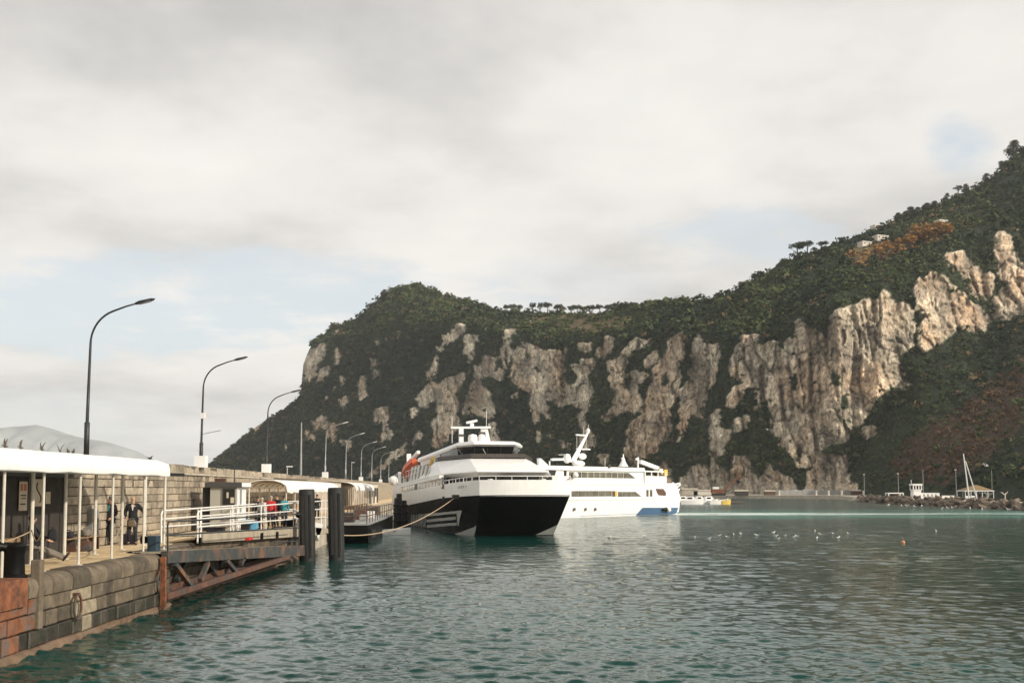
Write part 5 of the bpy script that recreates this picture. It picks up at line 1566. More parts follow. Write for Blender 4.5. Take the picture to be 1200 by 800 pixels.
def ferry_one():
    t = thing('ferry', 'big catamaran ferry with black hull and white upper decks moored bow towards the viewer', 'ferry', (1.10, 82.88, 0), math.atan2(0.233, 0.972), rx=R(-1.6))
    Fm = Frame(t); H = Fm.hit
    A = [[(5.2,3.0,-1.3),(12,4.3,-1.3),(44,4.4,-1.3)], [(3.9,3.35,.02),(11,4.75,.1),(44,4.8,.9)], [(2.0,3.55,1.6),(10.2,5.12,1.6),(44,5.2,1.9)], [(0,3.77,3.4),(9.5,5.45,3.32),(44,5.45,2.75)]]
    def hp(side, s, v):
        """hull surface, s 0 stem..1 shoulder..2 stern, v 0 keel..3 deck edge"""
        i = min(int(v), 2); f = v - i; q = []
        for lv in (A[i], A[i+1]):
            j = min(int(s), 1); g = s - j
            p = [lv[j][k]*(1-g) + lv[j+1][k]*g for k in range(3)]
            if s < 1: p[1] += 0.35*math.sin(math.pi*s)*(0.4+.2*v)
            q.append(p)
        p = [q[0][k]*(1-f) + q[1][k]*f for k in range(3)]
        return Vector((side*p[1], p[0], p[2]))
    svals = [0, .12, .28, .45, .62, .8, 1.0, 1.15, 1.4, 1.7, 2.0]
    rings = []
    for v in (0, .5, 1, 1.5, 2, 2.5, 3):
        r = [hp(-1, s, v) for s in reversed(svals)]
        fl, fr = hp(-1, 0, v), hp(1, 0, v)
        for k in range(1, 6):
            q = fl.lerp(fr, k/6); q.y -= 0.62*(1-abs(k/3-1)**3)*(v/3); 
            if v < 1.4: q.y += 0.9*max(0, math.sin(math.pi*(k/6*1.6-.3)) if .2 < k/6 < .8 else 0)    # tunnel between the hulls
            r.append(q)
        r += [hp(1, s, v) for s in svals]
        rings.append(r)
    MB().loft(rings).build('hull', MAT['black'], t, smooth=True)
    # white topsides: bulwark forward, cabin side aft
    top = rings[-1]; b = MB()
    def toph(p): return 4.62 if p.y < 2 else (4.62 - (p.y-2)*0.02 if p.y < 9.6 else 5.42)
    outer = [(p.x*1.006, p.y-(.03 if p.y < 1 else 0), p.z+.004) for p in top]
    up = []
    for p in top:
        up.append((p.x*1.012, p.y-(.12 if p.y < 1 else 0), toph(p) if p.y <= 9.6 else 4.47))
    inn = [(x*.985, y+.10, z) for x, y, z in up]; inn2 = [(x*.98, y+.10, z-.9) for x, y, z in up]
    b.loft([outer, up, inn, inn2], cap=False, closed=False); b.build('bulwark', MAT['white'], t, smooth=True)
    MB().loft([[(p.x*.99, p.y+.06, 3.42 if p.y < 9 else 3.3) for p in top], [(p.x*.99, p.y+.06, 3.3) for p in top]]).build('foredeck', MAT['galv'], t)
    side = MB()
    for s in (-1, 1):
        side.prism([(s*5.43, 9.7, 3.32), (s*5.43, 44, 2.76), (s*5.43, 44, 5.40), (s*5.43, 9.7, 5.40)], (-s*.43, 0, 0))
    side.box(-5.0, 43.5, 2.7, 5.0, 43.9, 5.4)
    side.build('cabin_side', MAT['white'], t)
    # window band on the quay side
    wp = [H(519.0, 560.2, 0, -5.45), H(519.0, 571.0, 0, -5.45), H(469.5, 574.2, 0, -5.45), H(467.3, 580.6, 0, -5.45)]
    a0, a1 = wp[0].y, wp[2].y; zt, zb = wp[0].z, wp[1].z; zt1, zb1 = wp[2].z, wp[3].z
    zt = max(zt, zt1); zb = min(zb, zb1+.1)
    n = 15
    MB().box(-5.447, a0-.1, zb-.08, -5.40, a1+.1, zt+.06).build('window_recess', MAT['booth_dark'], t)
    for k in range(n):
        p, q = a0 + (a1-a0)*k/n, a0 + (a1-a0)*(k+1)/n
        if k == 8: continue
        sl = -.25
        MB().prism([(-5.465, p+.12, zt), (-5.465, q-.12, zt), (-5.465, q-.12-sl, zb), (-5.465, p+.12-sl, zb)], (.03, 0, 0)).build('window', MAT['glass_pale'], t)
    # visor: raked front of the upper deck
    def poly(f, sh, bk, zf, zs, zb_):
        return [(-bk[1], bk[0], zb_), (-sh[1], sh[0], zs), (-f[1], f[0], zf), (f[1], f[0], zf), (sh[1], sh[0], zs), (bk[1], bk[0], zb_)]
    r0 = poly((5.0,2.9), (10.9,4.95), (24,5.35), 5.18, 5.18, 5.35)
    r1 = poly((4.3,3.05), (10.5,5.15), (24,5.45), 5.46, 5.46, 5.47)
    r2 = poly((4.7,3.05), (10.9,5.12), (23,5.4), 5.62, 5.62, 5.55)
    r3 = poly((10.0,2.6), (15.6,4.58), (17.2,4.6), 6.92, 6.98, 6.98)
    MB().loft([r0, r1]).build('visor_lip', MAT['white_metal'], t)
    MB().loft([[(x, y, z+.004) for x, y, z in r1], r2, r3]).build('visor', MAT['white'], t, bevel=0.06)
    # dark cabin front under the visor
    cf = [(-4.9, 11.2), (-3.1, 7.4), (3.1, 7.4), (4.9, 11.2)]
    b = MB(); b.loft([[(x, y, 3.43) for x, y in cf], [(x, y, 5.17) for x, y in cf]], cap=False, closed=False); b.build('cabin_front', MAT['glass'], t)
    for k in range(3):
        (xa, ya), (xb_, yb) = cf[k], cf[k+1]
        m = 4 if k != 1 else 5
        for j in range(m):
            u = (j+.5)/m; x = xa+(xb_-xa)*u; y = ya+(yb-ya)*u
            MB().bar((x, y-.05, 3.43), (x, y-.05, 5.17), .09).build('mullion', MAT['white_metal' if k != 1 else 'booth_dark'], t)
    # bow rail
    rail = [Vector(p) + Vector((0, .05, 0)) for p in up if p[1] < 9.6]
    MB().tube([p + Vector((0, 0, .30)) for p in rail], .04, 6).build('bow_rail', MAT['white_metal'], t, smooth=True)
    for k, p in enumerate(rail):
        MB().tube([p, p + Vector((0, 0, .30))], .03, 6).build('rail_post', MAT['white_metal'], t)
    MB().box(-.9, 4.2, 3.43, .3, 5.2, 5.0).build('windlass', MAT['black'], t, bevel=.08)
    MB().box(.6, 4.6, 3.43, 2.1, 5.4, 4.85).build('windlass', MAT['booth_dark'], t, bevel=.08)
    for x in (-2.2, 2.4): MB().lathe([(.16,0),(.16,1.2),(.22,1.25),(.22,1.4)], 10, x, 3.2, 3.43).build('bitt', MAT['white_metal'], t)
    # bridge
    def poly2(f, m, bk, z): return [(-bk[1], bk[0], z), (-m[1], m[0], z), (-f[1], f[0], z), (f[1], f[0], z), (m[1], m[0], z), (bk[1], bk[0], z)]
    MB().loft([poly2((9.8,2.5), (15.4,4.66), (16.9,4.66), 6.985), poly2((9.9,2.5), (15.5,4.62), (16.9,4.62), 7.36)]).build('visor_band', MAT['brown_black'], t)
    MB().loft([poly2((12.0,1.75), (14.2,2.85), (24,2.9), 7.36), poly2((11.5,1.85), (13.9,2.98), (24,2.95), 8.12)], cap=True).build('bridge_window', MAT['glass'], t)
    g0 = poly2((12.0,1.75), (14.2,2.85), (24,2.9), 7.36); g1 = poly2((11.5,1.85), (13.9,2.98), (24,2.95), 8.12)
    for i in range(6):
        MB().bar(Vector(g0[i])*1.0 + Vector((0,-.03,0)), Vector(g1[i]) + Vector((0,-.03,0)), .07).build('pillar', MAT['booth_dark'], t)
    for u in (.33, .67):
        p, q = Vector(g0[2]).lerp(Vector(g0[3]), u), Vector(g1[2]).lerp(Vector(g1[3]), u); MB().bar(p + Vector((0,-.03,0)), q + Vector((0,-.03,0)), .06).build('pillar', MAT['booth_dark'], t)
    for (i, j, u, dz, dx) in ((1,2,.3,.05,.45),(2,3,.3,.05,.35),(3,4,.2,.05,-.4),(3,4,.45,.05,-.3)):
        p = Vector(g0[i]).lerp(Vector(g0[j]), u) + Vector((0,-.1,.06)); q = Vector(g1[i]).lerp(Vector(g1[j]), u) + Vector((-dx,-.1,-.22)); MB().bar(p, q, .04).build('wiper', MAT['white_metal'], t)
    MB().loft([poly2((11.4,1.95), (13.7,3.15), (39,3.05), 8.125), poly2((11.1,2.0), (13.5,3.2), (39.4,3.15), 8.3), poly2((11.6,1.9), (13.9,3.0), (39.2,3.0), 8.62)]).build('bridge_roof', MAT['white'], t, bevel=.04)
    hs = MB(); hs.box(-2.85, 17.3, 5.56, 2.85, 38.6, 8.12); hs.build('deckhouse', MAT['white'], t)
    for k in range(9):
        for s in (-1, 1):
            a = 25 + k*1.5; MB().box(s*2.85, a, 6.9, s*2.87, a+1.1, 7.6).build('window', MAT['glass'], t)
    MB().box(-5.46, 16.5, 5.405, 5.46, 44.2, 5.545).build('main_roof', MAT['white'], t)
    # side deck stairs and rails
    for k in range(11):
        a = 17.6 + k*1.25; h = min(1.0 + .08*k, 1.5)
        MB().bar((-5.25, a, 5.545), (-5.05, a-.55, 5.545+h), .10, .16).build('slat', MAT['galv' if k % 2 else 'white_metal'], t)
    for z in (6.2, 6.75):
        MB().tube([(-5.3, 24, z), (-5.3, 44, z)], .03, 6).build('rail', MAT['white_metal'], t)
    for k in range(10): MB().tube([(-5.3, 24+2.2*k, 5.54), (-5.3, 24+2.2*k, 6.75)], .03, 6).build('rail_post', MAT['white_metal'], t)
    q = H(505, 543, 0, -4.6); MB().tube([q + Vector((0, .6, -.25)), q + Vector((0, -1.4, .45))], [.16, .2], 8).build('life_buoy', MAT['yellow'], t, smooth=True)
    # rescue boat in its davit
    c = H(480.5, 549, 0, -4.7); rr = []
    for k in range(9):
        s = k/8; w_ = .8*math.sin(math.pi*(.08+.84*s))**.6; y = -3.6 + 7.2*s; z = .62 - 1.35*s
        rr.append([(w_*math.cos(a), y, z + w_*(1.05 if math.sin(a) > 0 else .8)*math.sin(a)) for a in np.linspace(0, 2*math.pi, 10)[:-1]])
    MB().loft(rr).build('rescue_boat', MAT['orange'], t, smooth=True, loc=c)
    e0, e1, e2 = H(479.5, 552, 0, -4.1), H(479, 532, 0, -4.1), H(490.5, 529.5, 0, -4.1)
    dv = MB(); dv.bar(e0, e1, .42, .5); dv.build('davit', MAT['white_metal'], t)
    MB().bar(H(480, 541, 0, -4.1), e2, .34).build('davit_arm', MAT['white_metal'], t)
    q = H(461, 563, 0, -4.4); MB().sphere((0,0,0), .62, 14, 9).build('satellite_dome', MAT['white_metal'], t, smooth=True, loc=q)
    MB().lathe([(.12,-1.3),(.12,-.5)], 8).build('dome_stand', MAT['white_metal'], t, loc=q)
    for px, y0, y1 in ((468, 553, 569), (474, 549, 566)):
        a, b_ = H(px, y1, 0, -4.9), H(px, y0, 0, -4.9); MB().bar(a, b_, .5, .3).build('locker', MAT['white'], t)
    # mast arch with radar, domes, antennas
    am = 19.0
    h = lambda px, py: H(px, py, 1, am)
    MB().bar(h(528.3, 501), h(574.5, 500.6), .5, .17).build('mast_beam', MAT['white'], t)
    MB().bar(h(540.5, 520), h(540.2, 501), .42, .42).build('mast_leg', MAT['white'], t)
    MB().prism([h(564.5,501.5), h(571.5,501.5), h(575,518), h(563,518)], (0, .5, 0)).build('mast_leg', MAT['white'], t)
    MB().box(-.35,-.1,-.25,.3,.1,.25).build('mast_light_panel', MAT['booth_dark'], t, loc=h(565, 509)+Vector((0,-.12,0)))
    MB().box(-.25,-.1,-.1,.25,.1,.1).build('mast_light_panel', MAT['booth_dark'], t, loc=h(540.3, 510)+Vector((0,-.22,0)))
    MB().bar(h(553, 500), h(553, 495.8), .35).build('radar_stand', MAT['white'], t)
    MB().bar(h(546.5, 495.3), h(559, 492.6), .3, .22).build('radar_bar', MAT['white'], t)
    for px, r_ in ((550.5, .48), (561, .36)):
        MB().lathe([(r_,0),(r_,.5),(r_*.8,.75),(.03,.85)], 12).build('dome', MAT['white'], t, smooth=True, loc=h(px, 518.5)+Vector((0,-1.5,-.1)))
    for px, y0, y1 in ((529.8,488,501),(570,480,501),(573,496,501)): MB().tube([h(px,y1), h(px,y0)], .03, 5).build('antenna', MAT['white_metal'], t)
    MB().prism([h(526.5,508), h(529.4,508.5), h(528.6,517), h(525.8,518)], (0,.05,0)).build('flag', MAT['navy'], t)
    MB().tube([h(529.8,501), h(529.8,519)], .03, 5).build('flag_halyard', MAT['white_metal'], t)
    q = H(612, 535.8, 1, 16.2); MB().sphere((0,0,0), .45, 12, 6, 1, 1, .6).build('dome', MAT['white'], t, smooth=True, loc=q)
    # bow fittings and draught marks
    for px, py in ((523.5, 584.3), (535, 582.6)):
        q = H(px, py, 0, -5.1); MB().box(-.35,-.2,-.12,.2,.2,.22).build('fairlead', MAT['kiosk'], t, loc=q)
    for px in (585, 653): q = H(px, 578.5, 1, -.12); MB().box(-.3,-.1,-.1,.3,.1,.12).build('fairlead', MAT['galv'], t, loc=q)
    # painted marks on the hull: find the hull point under a pixel
    grid = [(s, v) for s in np.linspace(0, 2, 161) for v in np.linspace(.6, 3, 97)]
    P3 = [hp(-1, s, v) for s, v in grid]; P2 = np.array([pix(Fm.M @ p) for p in P3])
    def onhull(px, py):
        k = int(np.argmin(((P2 - np.array([px, py]))**2).sum(1))); return P3[k]
    def decal(pts, nm, mat, ny=1, nx=10):
        """quad given by 4 photo points (tl, tr, br, bl), laid on the hull side"""
        b = MB(); tl, tr, br, bl = [np.array(p, float) for p in pts]; vs = []
        for j in range(ny+1):
            for i in range(nx+1):
                u, w_ = i/nx, j/ny; q = (tl*(1-u)+tr*u)*(1-w_) + (bl*(1-u)+br*u)*w_
                p = onhull(*q); vs.append(p + Vector((-.045, -.03, 0)))
        fs = [(j*(nx+1)+i, j*(nx+1)+i+1, (j+1)*(nx+1)+i+1, (j+1)*(nx+1)+i) for j in range(ny) for i in range(nx)]
        b.add(vs, fs); o = b.build(nm, MAT[mat], t)
        m = o.modifiers.new('thick', 'SOLIDIFY'); m.thickness = .02; m.offset = 0
        return o
    Z = lambda x, y: (455 + x/8.89, 560 + y/8.89)
    decal([Z(395,372), Z(770,336), Z(760,362), Z(395,398)], 'hull_stripe', 'grey_decal')
    decal([Z(718,372), Z(768,340), Z(738,497), Z(728,497)], 'hull_stripe', 'grey_decal', 2, 3)
    decal([Z(400,432), Z(706,400), Z(706,430), Z(400,460)], 'hull_stripe', 'grey_decal')
    decal([Z(405,488), Z(716,462), Z(716,490), Z(408,515)], 'hull_stripe', 'grey_decal')
    for k in range(9):
        x = 240 + k*17.5; yt = 380 - k*.8
        decal([Z(x,yt), Z(x+10,yt), Z(x+12,yt+135), Z(x+2,yt+135)], 'hull_letter', 'grey_decal', 2, 1)
    decal([Z(300,572), Z(672,578), Z(668,596), Z(340,588)], 'boot_stripe', 'grey_decal', 1, 8)
    decal([Z(672,590), Z(934,498), Z(895,602), Z(668,598)], 'boot_stripe', 'grey_decal', 3, 6)
    # matching stripe at the other stem, on the bow face
    f = lambda u, v: hp(-1, 0, v).lerp(hp(1, 0, v), u) + Vector((0, -.05-.62*(1-abs(2*u-1)**3)*(v/3), 0))
    MB().prism([f(.995, 1.6), f(.99, 1.08), f(.76, 1.08)], (0, .03, 0)).build('boot_stripe', MAT['grey_decal'], t)
    # ship's name on the bulwark: short worn grey letters
    for k in range(7):
        if k == 5: continue
        q0 = (537.5 + k*1.55, 572.3 - k*.22)
        a = onhull(q0[0], 581); zt_ = None
        p = H(q0[0], q0[1], 0, a.x*1.012); hgt = .19
        up_ = [(0,0),(.0,1),(1,1),(1,0)]
        MB().bar((p.x-.06, p.y-.06, p.z), (p.x-.06, p.y-.06, p.z+hgt), .05).build('name_letter', MAT['decal_text'], t)
        if k % 2: MB().bar((p.x-.02, p.y-.08, p.z+hgt*.95), (p.x+.10, p.y-.12, p.z+hgt*.95), .045).build('name_letter', MAT['decal_text'], t)
    # ghost name script on the visor
    for k in range(6):
        p0 = Vector((-.6+.38*k, 7.2, 0)); zz = 5.62 + (7.2-4.7)/5.3*1.3
        MB().box(p0.x, p0.y-.05, zz-.02, p0.x+.26, p0.y+.03, zz+.06+.03*(k % 2)).build('name_letter', MAT['white_metal'], t)
    return t, Fm
F1, FM1 = ferry_one()
def bow_line():
    a = Vector((-10.35, 57.2, 1.45)); e = FM1.M @ FM1.hit(533.5, 582.5, 0, -5.15)
    pts = []
    for u in np.linspace(0, 1, 26):
        p = a.lerp(e, u); p.z -= 1.15*4*u*(1-u)*(0.75+.25*(1-u)); pts.append(p)
    tag(MB().tube(pts, .03, 6).build('mooring_rope', MAT['rope'], smooth=True), 'pale mooring rope sagging from the right black pile to the black ferry\'s bow', 'rope')
bow_line()

def ferry_two():
    t = thing('ferry', 'white passenger ferry with a blue stern patch and raked mast behind the black hulled one', 'ferry', (6.8, 136.8, 0), math.atan2(-0.68, 0.734))
    Fm = Frame(t); H = lambda px, py, x=0.0: Fm.hit(px, py, 0, x)
    st = [(-14, .15, 3.4), (-11, 1.6, 3.1), (-7, 2.9, 2.8), (-2, 3.8, 2.55), (4, 4.0, 2.45), (27.5, 4.0, 2.35), (28.0, 3.9, 2.35)]
    rings = []
    for y, hw, zd in st:
        lo = hw*.86
        yy = y + (1.6 if y < -10 else 0)
        rings.append([(-4-hw, y, zd), (-4-hw*.97, y+.1*(y<0), 1.1), (-4-lo, yy, -1.2), (-4+lo, yy, -1.2), (-4+hw*.97, y+.1*(y<0), 1.1), (-4+hw, y, zd)])
    MB().loft(rings).build('hull', MAT['white'], t, smooth=True)
    e = .012
    def patch(pts, nm, mat, x=e, d=.02): return MB().prism([H(a, b, x) for a, b in pts], (-d-.02, 0, 0)).build(nm, MAT[mat], t)
    # blue boot and stern panel
    def hullx(z): return -.12 + .12*min(max(z, 0), 1.1)/1.1
    b = MB(); y0, y1 = -3.0, 27.9
    b.prism([(-.53+e*2, 3.9, -.3), (-.37+e*2+.04, 3.9, .22), (-.35+e*2+.04, y1, .34), (-.53+e*2, y1, -.3)], (.03, 0, 0)); b.build('boot_top', MAT['hull_blue'], t)
    pts = [H(753.5, 594.5), H(795.5, 594.5), H(794, 601.5), H(789, 602.5), H(747, 605.0)]
    o = MB()
    prof = []
    for p in pts:
        z = max(p.z, 0.05); x = (-.12 + (.12*(z-1.1)/1.3 if z > 1.1 else -.44*(1.1-z)/2.3 if True else 0))
        prof.append(Vector((x + .05, min(p.y, 28.0), z)))
    o.prism(prof, (.03, 0, 0)); o.build('blue_panel', MAT['hull_blue'], t)
    MB().box(-.02, -2, 2.36, .07, 28.0, 2.50).build('rubbing_strake', MAT['white_metal'], t)
    # lower deckhouse, upper deckhouse, roof
    yb = H(800, 580).y
    MB().prism([(-.02, -6, 2.5), (-.02, 28.0, 2.5), (-.02, H(793,570).y, H(790,566).z), (-.02, H(784,566).y, H(784,566).z), (-.02, -5, 4.55)], (-7.96, 0, 0)).build('lower_deckhouse', MAT['white'], t)
    MB().prism([(-.25, -9, 4.556), (-.25, H(755,560,-.25).y, 4.556), (-.25, H(755,550,-.25).y, 6.35), (-.25, -7, 6.35)], (-7.5, 0, 0)).build('upper_deckhouse', MAT['white'], t)
    MB().prism([(.02, -10.5, 6.36), (.02, H(757,549).y, 6.36), (.02, H(755,546.5).y, 6.95), (.02, -9, 6.95)], (-8.04, 0, 0)).build('roof', MAT['white'], t, bevel=.06)
    MB().box(-8.0, -9.5, 4.45, .06, 24.5, 4.62).build('deck_edge', MAT['white'], t)
    def band(pxs, ytop, ybot, slant, n, nm='window', x=.0):
        a, c = pxs; m0 = H(a, ytop[0], x); m1 = H(c, ytop[1], x); n0 = H(a, ybot[0], x); n1 = H(c, ybot[1], x)
        zt = (m0.z+m1.z)/2; zb = (n0.z+n1.z)/2; ya, yc = m0.y, m1.y
        for k in range(n):
            p, q = ya+(yc-ya)*k/n, ya+(yc-ya)*(k+1)/n
            sl = slant if k == n-1 else 0
            MB().prism([(x+.03, p+.05, zt), (x+.03, q-.05, zt), (x+.03, q-.05+sl, zb), (x+.03, p+.05, zb)], (-.05, 0, 0)).build(nm, MAT['glass_brown'], t)
    band((666.5, 737), (551.5, 554.8), (559, 560.4), 1.6, 10, x=-.25)
    band((669.5, 717), (574.6, 575.2), (581.2, 581.5), 0, 6)
    band((724, 745), (575.6, 576.3), (581.5, 581.6), 1.4, 4)
    patch([(717.6,575),(720.8,575),(720.8,581.5),(717.6,581.5)], 'door', 'rust', .02); patch([(721,575),(723.4,575),(723.4,581.5),(721,581.5)], 'door', 'yellow', .02)
    for a, c in ((757.6,760.2),(761.8,764.6)): patch([(a,573.6),(c,573.6),(c,581.5),(a,581.5)], 'window', 'glass_brown', .02)
    patch([(768.5,572.3),(777.5,572.6),(780.6,577),(780.3,580.6),(772,580),(770,577)], 'window', 'rust', .02)
    for px in (673.5, 686.5, 698): 
        p = H(px, 596.4); MB().tube([(-.06, p.y, p.z), (.03, p.y, p.z)], .22, 12).build('porthole', MAT['glass_brown'], t)
    # front windows near the bridge
    patch([(643,550.5),(652,550.5),(650,558.5),(645,558.5)], 'window', 'glass', -.22); patch([(661,551),(664,551),(664,558),(661,558)], 'window', 'glass', -.22)
    p = H(673, 556.5, 0); MB().sphere((0,0,0), .42, 12, 8).build('dome', MAT['white'], t, smooth=True, loc=p+Vector((.2,0,0)))
    p = H(667, 564.3, .02); r_ = .33
    MB().tube([(0.03, r_*math.sin(a), r_*math.cos(a)) for a in np.linspace(0, 2*math.pi, 16)], .08, 6, False).build('life_ring', MAT['orange'], t, smooth=True, loc=p)
    # open stern deck
    za, zb_ = H(770, 562).z, H(770, 566.5).z
    MB().box(-7.9, H(756,560).y, zb_, .01, H(781,560).y, za+.55).build('stern_bulwark', MAT['white'], t)
    MB().box(-7.0, H(757,556).y, za+.5, -.6, H(771,556).y, 6.0).build('stern_screen', MAT['glass_brown'], t)
    for px in (756, 763.5, 771, 780): p = H(px, 558, -.05); MB().box(-.12, p.y-.09, za+.5, .0, p.y+.09, 6.36).build('deck_pillar', MAT['white'], t)
    MB().box(-7.6, H(756,548).y, 6.37, 0, H(778,548).y, 6.55).build('awning', MAT['white'], t)
    for px, y0, y1, m in ((775,549,555,'villa'),(780.5,550,557,'yellow'),(773,554,558,'rust')):
        a, c = H(px-2, y1, -.4), H(px+2, y0, -.4); MB().box(-1.4, a.y, a.z, -.4, c.y, c.z).build('deck_locker', MAT[m], t)
    MB().bar(H(750,540.5,-1), H(771,548.5,-1), .5, .5).build('crane_boom', MAT['white'], t)
    for k, (x0, x1) in enumerate(((784.5,789),(790.5,796.5))):
        pts = [H(x0-1.5, 574), H(x0, 569.5), H((x0+x1)/2, 566.8), H(x1, 565.6 if k == 0 else 566.2)]
        MB().tube(pts, .14, 7).build('stern_fin', MAT['white'], t, smooth=True)
        pts2 = [H(x0+1, 575), H(x0+2.5, 571), H(x1+.8, 567.5)]; MB().tube(pts2, .12, 7).build('stern_fin', MAT['white'], t, smooth=True)
        MB().prism([H(x0-2, 575), H(x0+3, 574), H(x1+.5, 572), H(x1-1.5, 577)], (-.25,0,0)).build('stern_wing', MAT['white'], t)
    p = H(782.3, 596.8, .05); MB().sphere((0,0,0), .42, 12, 8).build('exhaust_cap', MAT['white'], t, smooth=True, loc=p+Vector((.15,0,0)))
    p = H(778.5, 597, .05); MB().tube([(0,-.5,0),(0,.3,.05)], [.16,.34], 10).build('exhaust', MAT['black'], t, loc=p+Vector((.1,0,0)))
    # raked mast, crosstrees, radar, domes
    xm = -4.0; G = lambda px, py: H(px, py, xm)
    MB().tube([G(671.5,541), G(688.6,507)], [.34,.16], 8).build('mast', MAT['white'], t, smooth=True)
    MB().bar(G(668.5,541), G(686.5,510), .16).build('mast_strut', MAT['white'], t)
    MB().sphere((0,0,0), .3, 10, 7, 1, 1, 1.3).build('mast_dome', MAT['white'], t, smooth=True, loc=G(689,504.8))
    MB().bar(G(675,509.3), G(688,510.2), .2).build('crosstree', MAT['white'], t); MB().bar(G(675.5,525.8), G(691.3,526.3), .18).build('crosstree', MAT['white'], t)
    for px, y0, y1 in ((684,500,509),(689.5,497,504),(676,511,525),(687,511,526)): MB().tube([G(px,y0), G(px,y1)], .03, 5).build('antenna', MAT['white_metal'], t)
    MB().sphere((0,0,0), .62, 12, 8, .6, 1.35, .75).build('funnel_dome', MAT['white'], t, smooth=True, loc=G(682.5,534.5))
    MB().sphere((0,0,0), .62, 12, 8, .9, .9, 1.1).build('dome', MAT['white'], t, smooth=True, loc=G(664.5,537))
    MB().sphere((0,0,0), .8, 12, 8, 1, 1.4, .6).build('dome', MAT['white'], t, smooth=True, loc=G(678,543))
    MB().bar(G(646,538.2), G(660,538), .3).build('radar_bar', MAT['white'], t); MB().bar(G(654.5,532.6), G(668,532.4), .14).build('radar_bar', MAT['galv'], t)
    MB().tube([G(644,545), G(644,540)], .1, 6).build('mast_light', MAT['white'], t)
    MB().prism([G(629,536.8), G(631.5,537), G(640,545), G(629.5,545)], (.4,0,0)).build('bridge_wing', MAT['white'], t)
    MB().lathe([(.75,0),(.35,.7),(.1,1.5),(.06,1.9)], 10).build('vent_cone', MAT['white'], t, smooth=True, loc=G(730.5,546.5))
    MB().bar(G(728,536.8), G(731,536.6), .12).build('vent_arm', MAT['white'], t)
    MB().tube([G(747.6,549), G(747.6,535.5)], .13, 6).build('deck_mast', MAT['white'], t); MB().bar(G(745,538), G(748,537), .25).build('deck_mast_lamp', MAT['white'], t)
    MB().tube([G(709,547), G(709,536)], .03, 5).build('antenna', MAT['white_metal'], t)
    MB().box(-.15,-.15,-.25,.15,.15,.25).build('flood_lamp', MAT['booth_dark'], t, loc=H(712,547,-.2)+Vector((.25,0,.1)))
ferry_two()

# ================================================================== FAR SHORE
def shore():
    b = MB()
    far = [onz(px, py, 0) for px, py in ((700,583.3),(800,583.6),(880,584),(960,584.4),(1012,585.2))]
    front = [Vector((p.x, p.y, 0)) for p in far]
    back = [Vector((p.x*1.12+4, p.y+46, 0)) for p in far]
    for k in range(len(front)-1):
        a, c, d, e = front[k], front[k+1], back[k+1], back[k]
        b.prism([(v.x, v.y, -2) for v in (a, c, d, e)], (0, 0, 3.35))
    o = b.build('harbour_quay', MAT['concrete']); tag(o, kind='structure')
    b = MB(); pts = [onz(px, py, 0) for px, py in ((1008,588),(1060,591),(1120,594),(1180,596.5),(1290,602))]
    fr = [Vector((p.x*1.0+2.5, p.y+5, 0)) for p in pts]
    bk = [Vector((p.x*1.0+30, p.y+130, 0)) for p in pts]
    for k in range(len(fr)-1):
        b.prism([(v.x, v.y, -2) for v in (fr[k], fr[k+1], bk[k+1], bk[k])], (0, 0, 3.25))
    tag(b.build('breakwater_ground', MAT['concrete']), kind='structure')
shore()
def rocks():
    g = random.Random(77); meshes = []
    for k in range(5):
        bm = bmesh.new(); bmesh.ops.create_icosphere(bm, subdivisions=1, radius=1)
        sd_ = Vector((k*7.1, k*3.3, 0))
        for v in bm.verts:
            n = mnoise.noise(v.co*1.3 + sd_); v.co *= 1 + .75*n
            q = max(abs(v.co.x), abs(v.co.y), abs(v.co.z)); v.co *= 1/(0.55+.45*q*1.0)
            v.co.z *= .78
        me = bpy.data.meshes.new('boulder'); bm.to_mesh(me); bm.free(); me.materials.append(MAT['boulder']); meshes.append(me)
    line = [onz(px, py, 0) for px, py in ((1006,587.5),(1030,589.5),(1060,591.2),(1090,592.6),(1120,594.2),(1150,595.6),(1180,596.8),(1215,598.6),(1260,601))]
    cum = [0]
    for a, c in zip(line, line[1:]): cum.append(cum[-1] + (c-a).length)
    for k in range(292):
        s = g.random()**1.0*cum[-1]; i = max(j for j in range(len(cum)-1) if cum[j] <= s); u = (s-cum[i])/(cum[i+1]-cum[i])
        p = line[i].lerp(line[i+1], u); d = g.uniform(-.4, 6.0); dirn = Vector((.42, .9, 0))
        p = p + dirn*d; z = -.15 + 1.85*max(min(d/4.6, 1), 0)**.8 + g.uniform(-.15, .15)
        r = g.uniform(.35, .85)*(1.15 if d < 4 else .9)
        o = inst('boulder', g.choice(meshes), None, loc=(p.x, p.y, z), rot=(g.uniform(-.5,.5), g.uniform(-.5,.5), g.uniform(0,6.28)), scale=(r*g.uniform(.9,1.4), r, r*g.uniform(.75,1.1)))
        tag(o, 'brown boulder heaped in the breakwater along the right shore', 'boulder', 'boulders of the breakwater')
rocks()
BG = 1.25
def P_(px, py, Y): return at(px, py, Y)
